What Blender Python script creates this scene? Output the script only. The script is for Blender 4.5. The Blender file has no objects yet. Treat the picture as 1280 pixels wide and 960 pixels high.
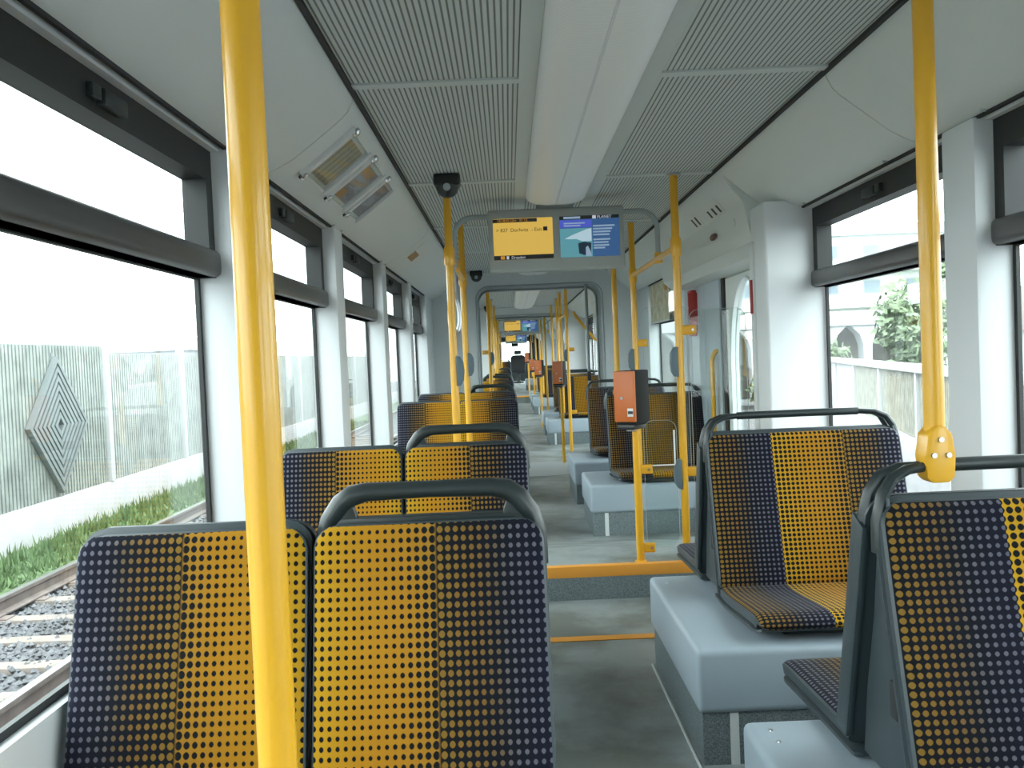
import bpy, bmesh, math, random
from math import sin, cos, pi, radians as R, sqrt
from mathutils import Vector, Matrix
random.seed(7)
S = bpy.context.scene
COL = S.collection

# ------------------------------------------------------------------ camera, sky, exposure
F_PX = 1120.0
cam_d = bpy.data.cameras.new('camera'); cam = bpy.data.objects.new('camera', cam_d); COL.objects.link(cam)
cam_d.sensor_fit = 'HORIZONTAL'; cam_d.sensor_width = 36.0; cam_d.lens = 36.0*F_PX/1280
cam_d.clip_start = 0.05; cam_d.clip_end = 400
PITCH, YAW, ROLL = math.atan(33/F_PX), math.atan(3/F_PX), 0.042
Fv = Vector((sin(YAW)*cos(PITCH), cos(YAW)*cos(PITCH), -sin(PITCH)))
R0 = Fv.cross(Vector((0, 0, 1))).normalized(); U0 = R0.cross(Fv)
Rv = cos(ROLL)*R0 - sin(ROLL)*U0; Uv = sin(ROLL)*R0 + cos(ROLL)*U0
CAM = Vector((-0.29, 0.0, 1.20))
M = Matrix((Rv, Uv, -Fv)).transposed().to_4x4(); M.translation = CAM
cam.matrix_world = M
S.camera = cam

w = bpy.data.worlds.new('overcast_sky'); S.world = w; w.use_nodes = True
bg = w.node_tree.nodes['Background']
bg.inputs[0].default_value = (0.92, 0.98, 1.0, 1); bg.inputs[1].default_value = 8.0
S.view_settings.view_transform = 'Standard'; S.view_settings.look = 'None'
S.view_settings.gamma = 1.0; S.view_settings.use_curve_mapping = False
S.view_settings.exposure = 0.0
S.cycles.use_denoising = True
S.cycles.max_bounces = 14; S.cycles.diffuse_bounces = 10; S.cycles.transparent_max_bounces = 24
S.cycles.sample_clamp_indirect = 8.0
S.cycles.caustics_reflective = False; S.cycles.caustics_refractive = False

# ------------------------------------------------------------------ materials
MATS = {}
def nodes_of(m):
    m.use_nodes = True
    return m.node_tree.nodes, m.node_tree.links, m.node_tree.nodes['Principled BSDF']
def mat(name, col, rough=0.5, metal=0.0, spec=0.5, bump=0.0, bscale=200.0, var=0.0, vscale=3.0, coat=0.0):
    m = bpy.data.materials.new(name); n, l, p = nodes_of(m)
    p.inputs['Base Color'].default_value = (*col, 1); p.inputs['Roughness'].default_value = rough
    p.inputs['Metallic'].default_value = metal; p.inputs['Specular IOR Level'].default_value = spec
    p.inputs['Coat Weight'].default_value = coat
    tc = n.new('ShaderNodeTexCoord')
    if bump:
        t = n.new('ShaderNodeTexNoise'); t.inputs['Scale'].default_value = bscale; t.inputs['Detail'].default_value = 4
        b = n.new('ShaderNodeBump'); b.inputs['Strength'].default_value = bump; b.inputs['Distance'].default_value = 0.002
        l.new(tc.outputs['Object'], t.inputs['Vector']); l.new(t.outputs['Fac'], b.inputs['Height']); l.new(b.outputs['Normal'], p.inputs['Normal'])
    if var:
        t = n.new('ShaderNodeTexNoise'); t.inputs['Scale'].default_value = vscale; t.inputs['Detail'].default_value = 6
        r = n.new('ShaderNodeValToRGB')
        r.color_ramp.elements[0].position = 0.3; r.color_ramp.elements[1].position = 0.7
        r.color_ramp.elements[0].color = (*[c*(1-var) for c in col], 1); r.color_ramp.elements[1].color = (*[min(1, c*(1+var)) for c in col], 1)
        l.new(tc.outputs['Object'], t.inputs['Vector']); l.new(t.outputs['Fac'], r.inputs['Fac']); l.new(r.outputs['Color'], p.inputs['Base Color'])
    MATS[name] = m; return m
def speckle(name, c0, c1, scale=350.0, stain=None, rough=0.6, sscale=2.2):
    m = bpy.data.materials.new(name); n, l, p = nodes_of(m)
    tc = n.new('ShaderNodeTexCoord')
    t = n.new('ShaderNodeTexNoise'); t.inputs['Scale'].default_value = scale; t.inputs['Detail'].default_value = 2
    r = n.new('ShaderNodeValToRGB'); r.color_ramp.elements[0].position = 0.38; r.color_ramp.elements[1].position = 0.64
    r.color_ramp.elements[0].color = (*c0, 1); r.color_ramp.elements[1].color = (*c1, 1)
    l.new(tc.outputs['Object'], t.inputs['Vector']); l.new(t.outputs['Fac'], r.inputs['Fac'])
    out = r.outputs['Color']
    if stain:
        t2 = n.new('ShaderNodeTexNoise'); t2.inputs['Scale'].default_value = sscale; t2.inputs['Detail'].default_value = 7; t2.inputs['Roughness'].default_value = 0.6
        r2 = n.new('ShaderNodeValToRGB'); r2.color_ramp.elements[0].position = 0.42; r2.color_ramp.elements[1].position = 0.6
        r2.color_ramp.elements[0].color = (*stain, 1); r2.color_ramp.elements[1].color = (1, 1, 1, 1)
        mx = n.new('ShaderNodeMix'); mx.data_type = 'RGBA'; mx.blend_type = 'MULTIPLY'; mx.inputs['Factor'].default_value = 1
        l.new(tc.outputs['Object'], t2.inputs['Vector']); l.new(t2.outputs['Fac'], r2.inputs['Fac'])
        l.new(out, mx.inputs['A']); l.new(r2.outputs['Color'], mx.inputs['B']); out = mx.outputs['Result']
        rr = n.new('ShaderNodeMapRange'); rr.inputs['To Min'].default_value = rough+0.12; rr.inputs['To Max'].default_value = rough-0.1
        l.new(t2.outputs['Fac'], rr.inputs['Value']); l.new(rr.outputs['Result'], p.inputs['Roughness'])
    else:
        p.inputs['Roughness'].default_value = rough
    l.new(out, p.inputs['Base Color'])
    MATS[name] = m; return m
def stripes(name, base, dark, axis, pitch, duty, bump=0.6, rough=0.6, dist=0.004):
    """ribbed surface: dark slots between ribs"""
    m = bpy.data.materials.new(name); n, l, p = nodes_of(m)
    tc = n.new('ShaderNodeTexCoord'); sp = n.new('ShaderNodeSeparateXYZ'); l.new(tc.outputs['Object'], sp.inputs[0])
    d = n.new('ShaderNodeMath'); d.operation = 'DIVIDE'; d.inputs[1].default_value = pitch; l.new(sp.outputs[axis], d.inputs[0])
    f = n.new('ShaderNodeMath'); f.operation = 'FRACT'; l.new(d.outputs[0], f.inputs[0])
    s = n.new('ShaderNodeMath'); s.operation = 'SUBTRACT'; s.inputs[1].default_value = 0.5; l.new(f.outputs[0], s.inputs[0])
    a = n.new('ShaderNodeMath'); a.operation = 'ABSOLUTE'; l.new(s.outputs[0], a.inputs[0])
    mr = n.new('ShaderNodeMapRange'); mr.inputs['From Min'].default_value = duty*0.5-0.06; mr.inputs['From Max'].default_value = duty*0.5+0.06
    l.new(a.outputs[0], mr.inputs['Value'])
    mx = n.new('ShaderNodeMix'); mx.data_type = 'RGBA'; mx.inputs['A'].default_value = (*dark, 1); mx.inputs['B'].default_value = (*base, 1)
    l.new(mr.outputs['Result'], mx.inputs['Factor']); l.new(mx.outputs['Result'], p.inputs['Base Color'])
    b = n.new('ShaderNodeBump'); b.inputs['Strength'].default_value = bump; b.inputs['Distance'].default_value = dist
    l.new(mr.outputs['Result'], b.inputs['Height']); l.new(b.outputs['Normal'], p.inputs['Normal'])
    p.inputs['Roughness'].default_value = rough
    MATS[name] = m; return m
def glass(name, tint, refl=1.0):
    m = bpy.data.materials.new(name); m.use_nodes = True; n, l = m.node_tree.nodes, m.node_tree.links
    n.remove(n['Principled BSDF']); o = n['Material Output']
    t = n.new('ShaderNodeBsdfTransparent'); t.inputs[0].default_value = (*tint, 1)
    g = n.new('ShaderNodeBsdfGlossy'); g.inputs['Roughness'].default_value = 0.0
    ge = n.new('ShaderNodeNewGeometry'); dt = n.new('ShaderNodeVectorMath'); dt.operation = 'DOT_PRODUCT'
    l.new(ge.outputs['Normal'], dt.inputs[0]); l.new(ge.outputs['Incoming'], dt.inputs[1])
    def mth(op, a, b=None):
        x = n.new('ShaderNodeMath'); x.operation = op
        for i, v in enumerate((a, b)):
            if v is None: continue
            if isinstance(v, (int, float)): x.inputs[i].default_value = v
            else: l.new(v, x.inputs[i])
        return x.outputs[0]
    sch = mth('POWER', mth('SUBTRACT', 1.0, mth('ABSOLUTE', dt.outputs['Value'])), 5.0)
    k = n.new('ShaderNodeMath'); k.operation = 'MULTIPLY'; k.inputs[1].default_value = refl
    l.new(mth('ADD', mth('MULTIPLY', sch, 0.96), 0.04), k.inputs[0])
    mx = n.new('ShaderNodeMixShader'); l.new(k.outputs[0], mx.inputs[0]); l.new(t.outputs[0], mx.inputs[1]); l.new(g.outputs[0], mx.inputs[2])
    l.new(mx.outputs[0], o.inputs[0]); MATS[name] = m; return m
def emis(name, col, st=1.0, rough=0.3):
    m = bpy.data.materials.new(name); n, l, p = nodes_of(m)
    p.inputs['Base Color'].default_value = (*[c*0.1 for c in col], 1); p.inputs['Roughness'].default_value = rough
    p.inputs['Emission Color'].default_value = (*col, 1); p.inputs['Emission Strength'].default_value = st
    MATS[name] = m; return m
def fabric(name, rads=((0, .30), (.12, .26), (.28, .235), (.38, .29), (.47, .36), (.522, .44), (.532, .39), (.60, .335), (.74, .30), (.83, .27), (1, .26))):
    m = bpy.data.materials.new(name); n, l, p = nodes_of(m)
    def uv(nm):
        u = n.new('ShaderNodeUVMap'); u.uv_map = nm; s = n.new('ShaderNodeSeparateXYZ'); l.new(u.outputs[0], s.inputs[0]); return s
    def mth(op, a, b=None):
        x = n.new('ShaderNodeMath'); x.operation = op
        for i, v in enumerate((a, b)):
            if v is None: continue
            if isinstance(v, (int, float)): x.inputs[i].default_value = v
            else: l.new(v, x.inputs[i])
        return x.outputs[0]
    c = uv('cells'); t = uv('cycle')
    fx = mth('SUBTRACT', mth('FRACT', c.outputs[0]), 0.5); fy = mth('SUBTRACT', mth('FRACT', c.outputs[1]), 0.5)
    eu = mth('SQRT', mth('ADD', mth('MULTIPLY', fx, fx), mth('MULTIPLY', fy, fy)))
    di = mth('ADD', mth('ABSOLUTE', fx), mth('ABSOLUTE', fy))
    dist = mth('ADD', mth('MULTIPLY', eu, 0.84), mth('MULTIPLY', di, 0.13))
    tt = mth('FRACT', t.outputs[0])
    def ramp(els):
        r = n.new('ShaderNodeValToRGB'); cr = r.color_ramp
        while len(cr.elements) < len(els): cr.elements.new(0.5)
        for e, (po, co) in zip(cr.elements, els): e.position = po; e.color = (*co, 1)
        l.new(tt, r.inputs[0]); return r.outputs[0]
    K = (0.009, 0.0105, 0.012)
    bgc = ramp([(0, (0.46, 0.26, 0.016)), (0.22, (0.40, 0.19, 0.014)), (0.40, (0.36, 0.17, 0.016)), (0.522, (0.30, 0.155, 0.022)), (0.532, K), (0.85, (0.009, 0.010, 0.016)), (1, (0.010, 0.011, 0.021))])
    dc = ramp([(0, K), (0.522, K), (0.532, (0.21, 0.12, 0.025)), (0.70, (0.175, 0.095, 0.026)), (0.78, (0.12, 0.085, 0.05)), (0.83, (0.115, 0.107, 0.125)), (1, (0.105, 0.104, 0.14))])
    rad = ramp([(p_, (r_,)*3) for p_, r_ in rads])
    mr = n.new('ShaderNodeMapRange'); l.new(mth('SUBTRACT', dist, rad), mr.inputs['Value'])
    mr.inputs['From Min'].default_value = -0.04; mr.inputs['From Max'].default_value = 0.04
    mx = n.new('ShaderNodeMix'); mx.data_type = 'RGBA'
    l.new(mr.outputs['Result'], mx.inputs['Factor']); l.new(dc, mx.inputs['A']); l.new(bgc, mx.inputs['B'])
    l.new(mx.outputs['Result'], p.inputs['Base Color'])
    p.inputs['Roughness'].default_value = 0.92; p.inputs['Specular IOR Level'].default_value = 0.08
    p.inputs['Sheen Weight'].default_value = 0.06; p.inputs['Sheen Roughness'].default_value = 0.4
    tc = n.new('ShaderNodeTexCoord'); no = n.new('ShaderNodeTexNoise'); no.inputs['Scale'].default_value = 900
    b = n.new('ShaderNodeBump'); b.inputs['Strength'].default_value = 0.25; b.inputs['Distance'].default_value = 0.001
    l.new(tc.outputs['Object'], no.inputs['Vector']); l.new(no.outputs['Fac'], b.inputs['Height']); l.new(b.outputs['Normal'], p.inputs['Normal'])
    MATS[name] = m; return m

fabric('moquette')
fabric('moquette_wide', ((0, .42), (.10, .38), (.28, .31), (.42, .35), (.522, .45), (.532, .39), (.60, .335), (.74, .31), (.83, .27), (1, .26)))
mat('yellow', (0.78, 0.40, 0.018), 0.3, coat=0.25)
mat('yellow_dull', (0.74, 0.37, 0.02), 0.4)
mat('orange_edge', (0.78, 0.33, 0.045), 0.45)
mat('shell', (0.036, 0.050, 0.057), 0.42, bump=0.15, bscale=400)
mat('handle_dark', (0.020, 0.028, 0.029), 0.35)
mat('dark_plastic', (0.022, 0.030, 0.030), 0.45)
mat('frame_black', (0.014, 0.016, 0.016), 0.5)
mat('transom', (0.055, 0.055, 0.055), 0.35)
mat('panel', (0.715, 0.755, 0.745), 0.5, bump=0.05, bscale=120)
mat('pillar', (0.72, 0.745, 0.765), 0.5)
mat('ceiling_plain', (0.565, 0.615, 0.60), 0.55)
stripes('ceiling_rib', (0.565, 0.615, 0.60), (0.17, 0.18, 0.17), 0, 0.0165, 0.32, bump=0.4)
stripes('diffuser', (0.90, 0.92, 0.91), (0.84, 0.86, 0.85), 1, 0.012, 0.4, bump=0.25, rough=0.35, dist=0.002)
mat('podium_top', (0.33, 0.395, 0.45), 0.42, bump=0.1, bscale=300)
speckle('podium_skirt', (0.10, 0.13, 0.14), (0.23, 0.27, 0.285), 300)
speckle('floor_mat', (0.25, 0.285, 0.285), (0.35, 0.39, 0.39), 320, stain=(0.55, 0.54, 0.50), rough=0.42)
mat('grey_metal', (0.38, 0.42, 0.43), 0.4)
mat('grey_plain', (0.70, 0.735, 0.735), 0.5)
mat('housing_grey', (0.40, 0.43, 0.42), 0.5)
mat('grip_grey', (0.10, 0.145, 0.17), 0.45)
mat('chrome', (0.75, 0.76, 0.77), 0.15, 1.0)
mat('steel', (0.55, 0.56, 0.57), 0.3, 1.0)
mat('validator_orange', (0.56, 0.135, 0.02), 0.4)
mat('validator_black', (0.012, 0.014, 0.014), 0.65, spec=0.2)
mat('glass_edge', (0.42, 0.47, 0.46), 0.3)
mat('red', (0.42, 0.035, 0.03), 0.45)
mat('white_paint', (0.72, 0.73, 0.73), 0.5)
mat('paper', (0.75, 0.76, 0.74), 0.7)
mat('black', (0.012, 0.013, 0.014), 0.4)
mat('rubber', (0.02, 0.021, 0.023), 0.7)
mat('door_grey', (0.50, 0.57, 0.63), 0.45)
mat('brown', (0.09, 0.035, 0.025), 0.5)
mat('bellows', (0.34, 0.365, 0.365), 0.7)
glass('window_glass', (0.93, 0.97, 0.96))
glass('screen_glass', (0.93, 0.96, 0.95), 0.8)
glass('acrylic', (0.95, 0.96, 0.955), 0.35)
emis('screen_yellow', (0.72, 0.47, 0.09), 0.85)
emis('screen_black', (0.012, 0.014, 0.016), 0.6)
emis('screen_amber', (0.55, 0.26, 0.03), 0.8)
emis('screen_white', (0.55, 0.60, 0.66), 0.8)
emis('screen_blue', (0.035, 0.10, 0.24), 0.9)
emis('screen_violet', (0.07, 0.10, 0.52), 0.9)
emis('screen_teal', (0.10, 0.30, 0.35), 0.9)
emis('screen_pale', (0.42, 0.58, 0.66), 0.9)
emis('screen_text', (0.26, 0.36, 0.48), 0.9)
emis('screen_dark', (0.012, 0.03, 0.05), 0.8)
# outdoors
mat('gravel', (0.14, 0.14, 0.15), 0.9, bump=1.0, bscale=40, var=0.6, vscale=22)
mat('stone', (0.17, 0.17, 0.18), 0.9, var=0.4, vscale=9)
mat('sleeper', (0.25, 0.21, 0.185), 0.9, var=0.2, vscale=6)
mat('rail_steel', (0.17, 0.135, 0.12), 0.6, var=0.3, vscale=5)
mat('rail_head', (0.30, 0.29, 0.28), 0.3, 0.7)
mat('grass', (0.11, 0.17, 0.07), 0.9, var=0.35, vscale=10)
mat('grass_blade', (0.12, 0.185, 0.075), 0.8, var=0.3, vscale=6)
mat('concrete', (0.50, 0.48, 0.49), 0.85, var=0.08, vscale=3)
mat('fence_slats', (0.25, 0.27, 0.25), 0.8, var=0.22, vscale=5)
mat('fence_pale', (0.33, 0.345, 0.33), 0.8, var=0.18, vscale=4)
mat('fence_rusty', (0.34, 0.33, 0.28), 0.8, var=0.25, vscale=6)
mat('ornament', (0.17, 0.19, 0.19), 0.6)
mat('white_fence', (0.52, 0.52, 0.53), 0.7)
mat('building_white', (0.62, 0.63, 0.64), 0.8)
mat('building_glass', (0.20, 0.25, 0.30), 0.3)
mat('building_shade', (0.36, 0.39, 0.42), 0.7)  # blue-grey of the window surrounds and pale roofs
mat('roof_brown', (0.16, 0.14, 0.13), 0.8)
mat('leaf', (0.17, 0.22, 0.13), 0.8, var=0.35, vscale=2)
mat('leaf_dark', (0.12, 0.15, 0.10), 0.8, var=0.3, vscale=2)
mat('bark', (0.08, 0.065, 0.05), 0.9)
mat('earth', (0.25, 0.23, 0.20), 0.95, var=0.3, vscale=1.5)

# ------------------------------------------------------------------ mesh helpers
class MB:
    def __init__(s): s.bm = bmesh.new()
    def box(s, x0, x1, y0, y1, z0, z1, bev=0.0, seg=2, rot=None, piv=None):
        b = bmesh.new(); bmesh.ops.create_cube(b, size=1)
        bmesh.ops.scale(b, vec=(x1-x0, y1-y0, z1-z0), verts=b.verts)
        if bev: bmesh.ops.bevel(b, geom=b.edges[:], offset=bev, segments=seg, affect='EDGES', profile=0.6)
        bmesh.ops.translate(b, vec=((x0+x1)/2, (y0+y1)/2, (z0+z1)/2), verts=b.verts)
        if rot: bmesh.ops.rotate(b, cent=piv or ((x0+x1)/2, (y0+y1)/2, (z0+z1)/2), matrix=rot, verts=b.verts)
        s.merge(b); return s
    def merge(s, b):
        me = bpy.data.meshes.new('t'); b.to_mesh(me); b.free(); s.bm.from_mesh(me); bpy.data.meshes.remove(me)
    def prism(s, poly, axis, a, b, bev=0.0):
        """poly in the plane across `axis`: y -> (x,z), x -> (y,z), z -> (x,y)"""
        def P(p, k): return {'y': (p[0], k, p[1]), 'x': (k, p[0], p[1]), 'z': (p[0], p[1], k)}[axis]
        q = bmesh.new(); n = len(poly)
        A = [q.verts.new(P(p, a)) for p in poly]; B = [q.verts.new(P(p, b)) for p in poly]
        q.faces.new(A); q.faces.new(B[::-1])
        for i in range(n): q.faces.new((A[i], B[i], B[(i+1) % n], A[(i+1) % n]))
        bmesh.ops.recalc_face_normals(q, faces=q.faces)
        if bev: bmesh.ops.bevel(q, geom=q.edges[:], offset=bev, segments=2, affect='EDGES', profile=0.6)
        s.merge(q); return s
    def ring(s, outer, inner, axis, a, b):
        def P(p, k): return {'y': (p[0], k, p[1]), 'x': (k, p[0], p[1]), 'z': (p[0], p[1], k)}[axis]
        q = bmesh.new(); n = len(outer)
        L = [[q.verts.new(P(p, k)) for p in pl] for pl, k in ((outer, a), (inner, a), (outer, b), (inner, b))]
        for i in range(n):
            j = (i+1) % n
            q.faces.new((L[0][i], L[0][j], L[1][j], L[1][i])); q.faces.new((L[2][i], L[3][i], L[3][j], L[2][j]))
            q.faces.new((L[0][i], L[2][i], L[2][j], L[0][j])); q.faces.new((L[1][i], L[1][j], L[3][j], L[3][i]))
        bmesh.ops.recalc_face_normals(q, faces=q.faces); s.merge(q); return s
    def tube(s, pts, r, n=12, flat=1.0, closed=False):
        pts = [Vector(p) for p in pts]; m = len(pts)
        rs = r if isinstance(r, (list, tuple)) else [r]*m
        T = []
        for i in range(m):
            a = pts[i-1] if (i > 0 or closed) else pts[i]; c = pts[(i+1) % m] if (i < m-1 or closed) else pts[i]
            T.append((c-a).normalized())
        ref = Vector((0, 0, 1)) if abs(T[0].z) < 0.9 else Vector((0, 1, 0))
        nx = (ref - T[0]*ref.dot(T[0])).normalized(); rings = []
        for i in range(m):
            nx = (nx - T[i]*nx.dot(T[i])).normalized(); ny = T[i].cross(nx)
            rings.append([s.bm.verts.new(pts[i] + nx*(rs[i]*cos(2*pi*k/n)) + ny*(rs[i]*flat*sin(2*pi*k/n))) for k in range(n)])
        for i in range(m if closed else m-1):
            A, B = rings[i], rings[(i+1) % m]
            for k in range(n): s.bm.faces.new((A[k], A[(k+1) % n], B[(k+1) % n], B[k]))
        if not closed: s.bm.faces.new(rings[0][::-1]); s.bm.faces.new(rings[-1])
        return s
    def lathe(s, prof, c=(0, 0, 0), n=20):
        rings = []
        for r, z in prof:
            rings.append([s.bm.verts.new((c[0]+r*cos(2*pi*k/n), c[1]+r*sin(2*pi*k/n), c[2]+z)) for k in range(n)])
        for A, B in zip(rings, rings[1:]):
            for k in range(n): s.bm.faces.new((A[k], A[(k+1) % n], B[(k+1) % n], B[k]))
        s.bm.faces.new(rings[0][::-1]); s.bm.faces.new(rings[-1]); return s
    def quad(s, pts): s.bm.faces.new([s.bm.verts.new(p) for p in pts]); return s
    def build(s, name, material, parent=None, ang=38):
        bmesh.ops.recalc_face_normals(s.bm, faces=s.bm.faces) if not getattr(s, 'raw', False) else None
        me = bpy.data.meshes.new(name); s.bm.to_mesh(me); s.bm.free()
        me.polygons.foreach_set('use_smooth', [True]*len(me.polygons)); me.set_sharp_from_angle(angle=R(ang))
        me.materials.append(MATS[material])
        if getattr(s, 'edge_mat', False): me.materials.append(MATS['shell'])
        o = bpy.data.objects.new(name, me); COL.objects.link(o)
        if parent: o.parent = parent
        return o
def tag(o, label=None, cat=None, group=None, kind=None):
    if label: o['label'] = label
    if cat: o['category'] = cat
    if group: o['group'] = group
    if kind: o['kind'] = kind
    return o
def thing(name, label, cat, loc=(0, 0, 0), rz=0, group=None, kind=None):
    o = bpy.data.objects.new(name, None); COL.objects.link(o); o.location = loc; o.rotation_euler = (0, 0, rz); o.empty_display_size = 0.1
    return tag(o, label, cat, group, kind)
def struct(o, label=None, cat=None): return tag(o, label, cat, kind='structure')
def part(mb, name, m, parent, label=None):
    o = mb.build(name, m, parent)
    if label: o['label'] = label
    return o
KIDS = {}
def copy_tree(o, parent=None):
    c = o.copy(); COL.objects.link(c)
    if parent: c.parent = parent
    for ch in list(o.children): copy_tree(ch, c)
    return c
def dup(proto, loc, rz, label, group=None):
    c = copy_tree(proto); c.location = loc; c.rotation_euler = (0, 0, rz); c['label'] = label
    if group: c['group'] = group
    return c
def arc(c, r, a0, a1, n=8): return [(c[0]+r*cos(a0+(a1-a0)*i/n), c[1]+r*sin(a0+(a1-a0)*i/n)) for i in range(n+1)]
def text(body, size, m, parent, loc, rot, name='lettering', align='LEFT', ext=0.0004):
    cu = bpy.data.curves.new(name, 'FONT'); cu.body = body; cu.size = size; cu.align_x = align; cu.extrude = ext
    tmp = bpy.data.objects.new('tmp', cu); COL.objects.link(tmp); bpy.context.view_layer.update()
    me = bpy.data.meshes.new_from_object(tmp.evaluated_get(bpy.context.evaluated_depsgraph_get())); bpy.data.objects.remove(tmp); bpy.data.curves.remove(cu)
    me.materials.clear(); me.materials.append(MATS[m]); o = bpy.data.objects.new(name, me); COL.objects.link(o)
    o.parent = parent; o.location = loc; o.rotation_euler = rot; return o

# ------------------------------------------------------------------ vehicle shell
WALL, GL = 1.132, 1.162          # lower wall face, glazing plane
ZS, ZT, ZC = 0.60, 1.815, 2.07   # sill, window head, ceiling
TR0, TR1 = 1.46, 1.535           # transom
COVE = [(0.756, ZC), (0.763, 2.045), (0.776, 2.018), (0.80, 1.994), (0.88, 1.932), (0.96, 1.872), (1.02, 1.840), (1.075, 1.826)]
win_n = [0]
def window(side, y0, y1, poster=None):
    """hopper window: dark upper vent frame, thick transom, thin gasket round the lower pane"""
    win_n[0] += 1; n = win_n[0]; s = side
    e = bpy.data.objects.new('window_%d' % n, None); COL.objects.link(e); e.location = (s*GL, (y0+y1)/2, ZS); struct(e)
    h = (y1-y0)/2; H = ZT-ZS
    f = MB()   # vent frame
    o = [(-h, TR0-ZS), (h, TR0-ZS), (h, H), (-h, H)]; i = [(-h+.05, TR1-ZS-.01), (h-.05, TR1-ZS-.01), (h-.05, H-.085), (-h+.05, H-.085)]
    f.ring(o, i, 'x', -s*0.055, s*0.012); part(f, 'vent_frame', 'frame_black', e)
    t = MB().box(-.075 if s > 0 else -.02, .02 if s > 0 else .075, -h, h, TR0-ZS, TR1-ZS, 0.022, 3); part(t, 'transom', 'transom', e)
    g = MB(); o = [(-h, 0), (h, 0), (h, TR0-ZS), (-h, TR0-ZS)]; i = [(-h+.016, .016), (h-.016, .016), (h-.016, TR0-ZS-.004), (-h+.016, TR0-ZS-.004)]
    g.ring(o, i, 'x', -s*0.008, s*0.004); part(g, 'gasket', 'frame_black', e)
    part(MB().box(-.003, .003, -h+.01, h-.01, .01, TR0-ZS+.01), 'glass_pane', 'window_glass', e)
    part(MB().box(-.003, .003, -h+.045, h-.045, TR1-ZS-.03, H-.08), 'vent_pane', 'window_glass', e)
    l = MB().box(*sorted((-s*.075, -s*.05)), -.055, .055, H-.066, H-.03, .006); l.box(*sorted((-s*.07, -s*.05)), -.10, -.06, H-.06, H-.03, .004)
    part(l, 'vent_latch', 'dark_plastic', e)
    return e
sec_n = [0]
def wall_section(side, y0, y1, bays, solid=()):
    """lower wall, head strip and pillars of one side as one structure object; pillars are children"""
    nm = 'wall_left' if side < 0 else 'wall_right'; s = side
    def bx(a, b): return sorted((s*a, s*b))
    m = MB()
    cur = y0; spans = []
    for a, b in solid:
        if a > cur: spans.append((cur, a))
        cur = max(cur, b)
    if cur < y1: spans.append((cur, y1))
    for a, b in spans: m.box(*bx(WALL, 1.175), a, b, -0.02, ZS)
    m.box(*bx(1.085, 1.175), y0, y1, ZT, ZC+.02)
    o = struct(m.build(nm, 'pillar'))
    edges = [y0] + [v for b in bays for v in b] + [y1]
    for a, b in zip(edges[0::2], edges[1::2]):
        for c, d in spans:
            lo, hi = max(a, c), min(b, d)
            if hi-lo > 0.02: part(MB().box(*bx(1.05, 1.175), lo, hi, ZS, ZT+.012, .012), 'pillar', 'pillar', o)
    for a, b in bays: window(side, a, b)
    return o
trim_n = [0]
def trim(mb, m, ang=38):
    trim_n[0] += 1; return struct(mb.build('trim_%d' % trim_n[0], m, ang=ang))
def cove(side, y0, y1, seams=()):
    s = side; poly = [(s*x, z) for x, z in COVE] + [(s*1.075, ZC+.02), (s*.756, ZC+.02)]
    cuts = [y0] + list(seams) + [y1]
    for a, b in zip(cuts, cuts[1:]):
        o = trim(MB().prism(poly, 'y', a+.003, b-.003), 'panel', 60)
    # dark recess line along the ceiling and small hinge line below
    trim(MB().box(*sorted((s*.742, s*.757)), y0, y1, ZC-.012, ZC+.005), 'rubber')
    trim(MB().box(*sorted((s*1.062, s*1.072)), y0, y1, 1.820, 1.832), 'rubber')
def ceiling(y0, y1, name='ceiling'):
    m = MB().box(-.76, .76, y0, y1, ZC, ZC+.03); return struct(m.build(name, 'ceiling_rib'))

Y0, Y1 = -2.6, 9.2
LB = [(-1.76, -.44), (-.25, 1.06), (1.25, 2.55), (2.74, 4.06), (4.25, 5.57), (5.76, 7.07), (7.26, 8.50)]
RB = [(-1.76, -.44), (-.25, 1.06), (1.25, 2.55), (2.74, 4.06), (7.12, 8.50)]
wall_section(-1, Y0, Y1, LB)
wall_section(1, Y0, Y1, RB, solid=[(4.06, 6.76)])
cove(-1, Y0, Y1, (-.1, 2.93, 5.75)); cove(1, Y0, 4.30, (-.1, 2.88)); cove(1, 6.76, Y1)
ceiling(Y0, Y1)
struct(MB().box(-1.17, 1.17, Y0-.06, Y0, -.05, 2.12).build('wall_back', 'pillar'))
# plain bands and cross joints of the ceiling
for s in (-1, 1):
    trim(MB().box(*sorted((s*.165, s*.222)), Y0, Y1, ZC-.006, ZC+.01), 'ceiling_plain')
for y in (-.1, 1.35, 2.83, 4.42, 5.9, 7.3):
    for s in (-1, 1): trim(MB().box(*sorted((s*.222, s*.742)), y-.022, y+.022, ZC-.007, ZC+.01), 'ceiling_plain')
# small clips on the cove line above each pillar
clip_y = [(-1, 2.55), (-1, 2.74), (-1, 4.06), (-1, 4.25), (-1, 5.57), (-1, 5.76), (1, 2.5), (1, 2.80), (1, 4.0), (1, 3.15)]
def clip(s, y, label):
    t = thing('cove_latch', label, 'latch', (s*1.055, y, 1.842), 0, 'latches along the lower edge of the roof panels')
    part(MB().lathe([(.009, 0), (.010, -.008), (.007, -.015)], n=10), 'knob', 'grey_metal', t)
    part(MB().box(*sorted((s*.004, -s*.02)), -.022, .022, -.004, .003, .003), 'latch_plate', 'grey_plain', t)
clip_l = ['near side of the first track-side pillar', 'far side of the first track-side pillar', 'near side of the second track-side pillar', 'far side of the second track-side pillar', 'near side of the third track-side pillar', 'far side of the third track-side pillar',
          'near street-side pillar, just before it', 'near street-side pillar, just past it', 'door pillar', 'middle of the street-side window']
for (s, y), l in zip(clip_y, clip_l): clip(s, y, 'small grey roof panel latch over the ' + l)

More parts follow.
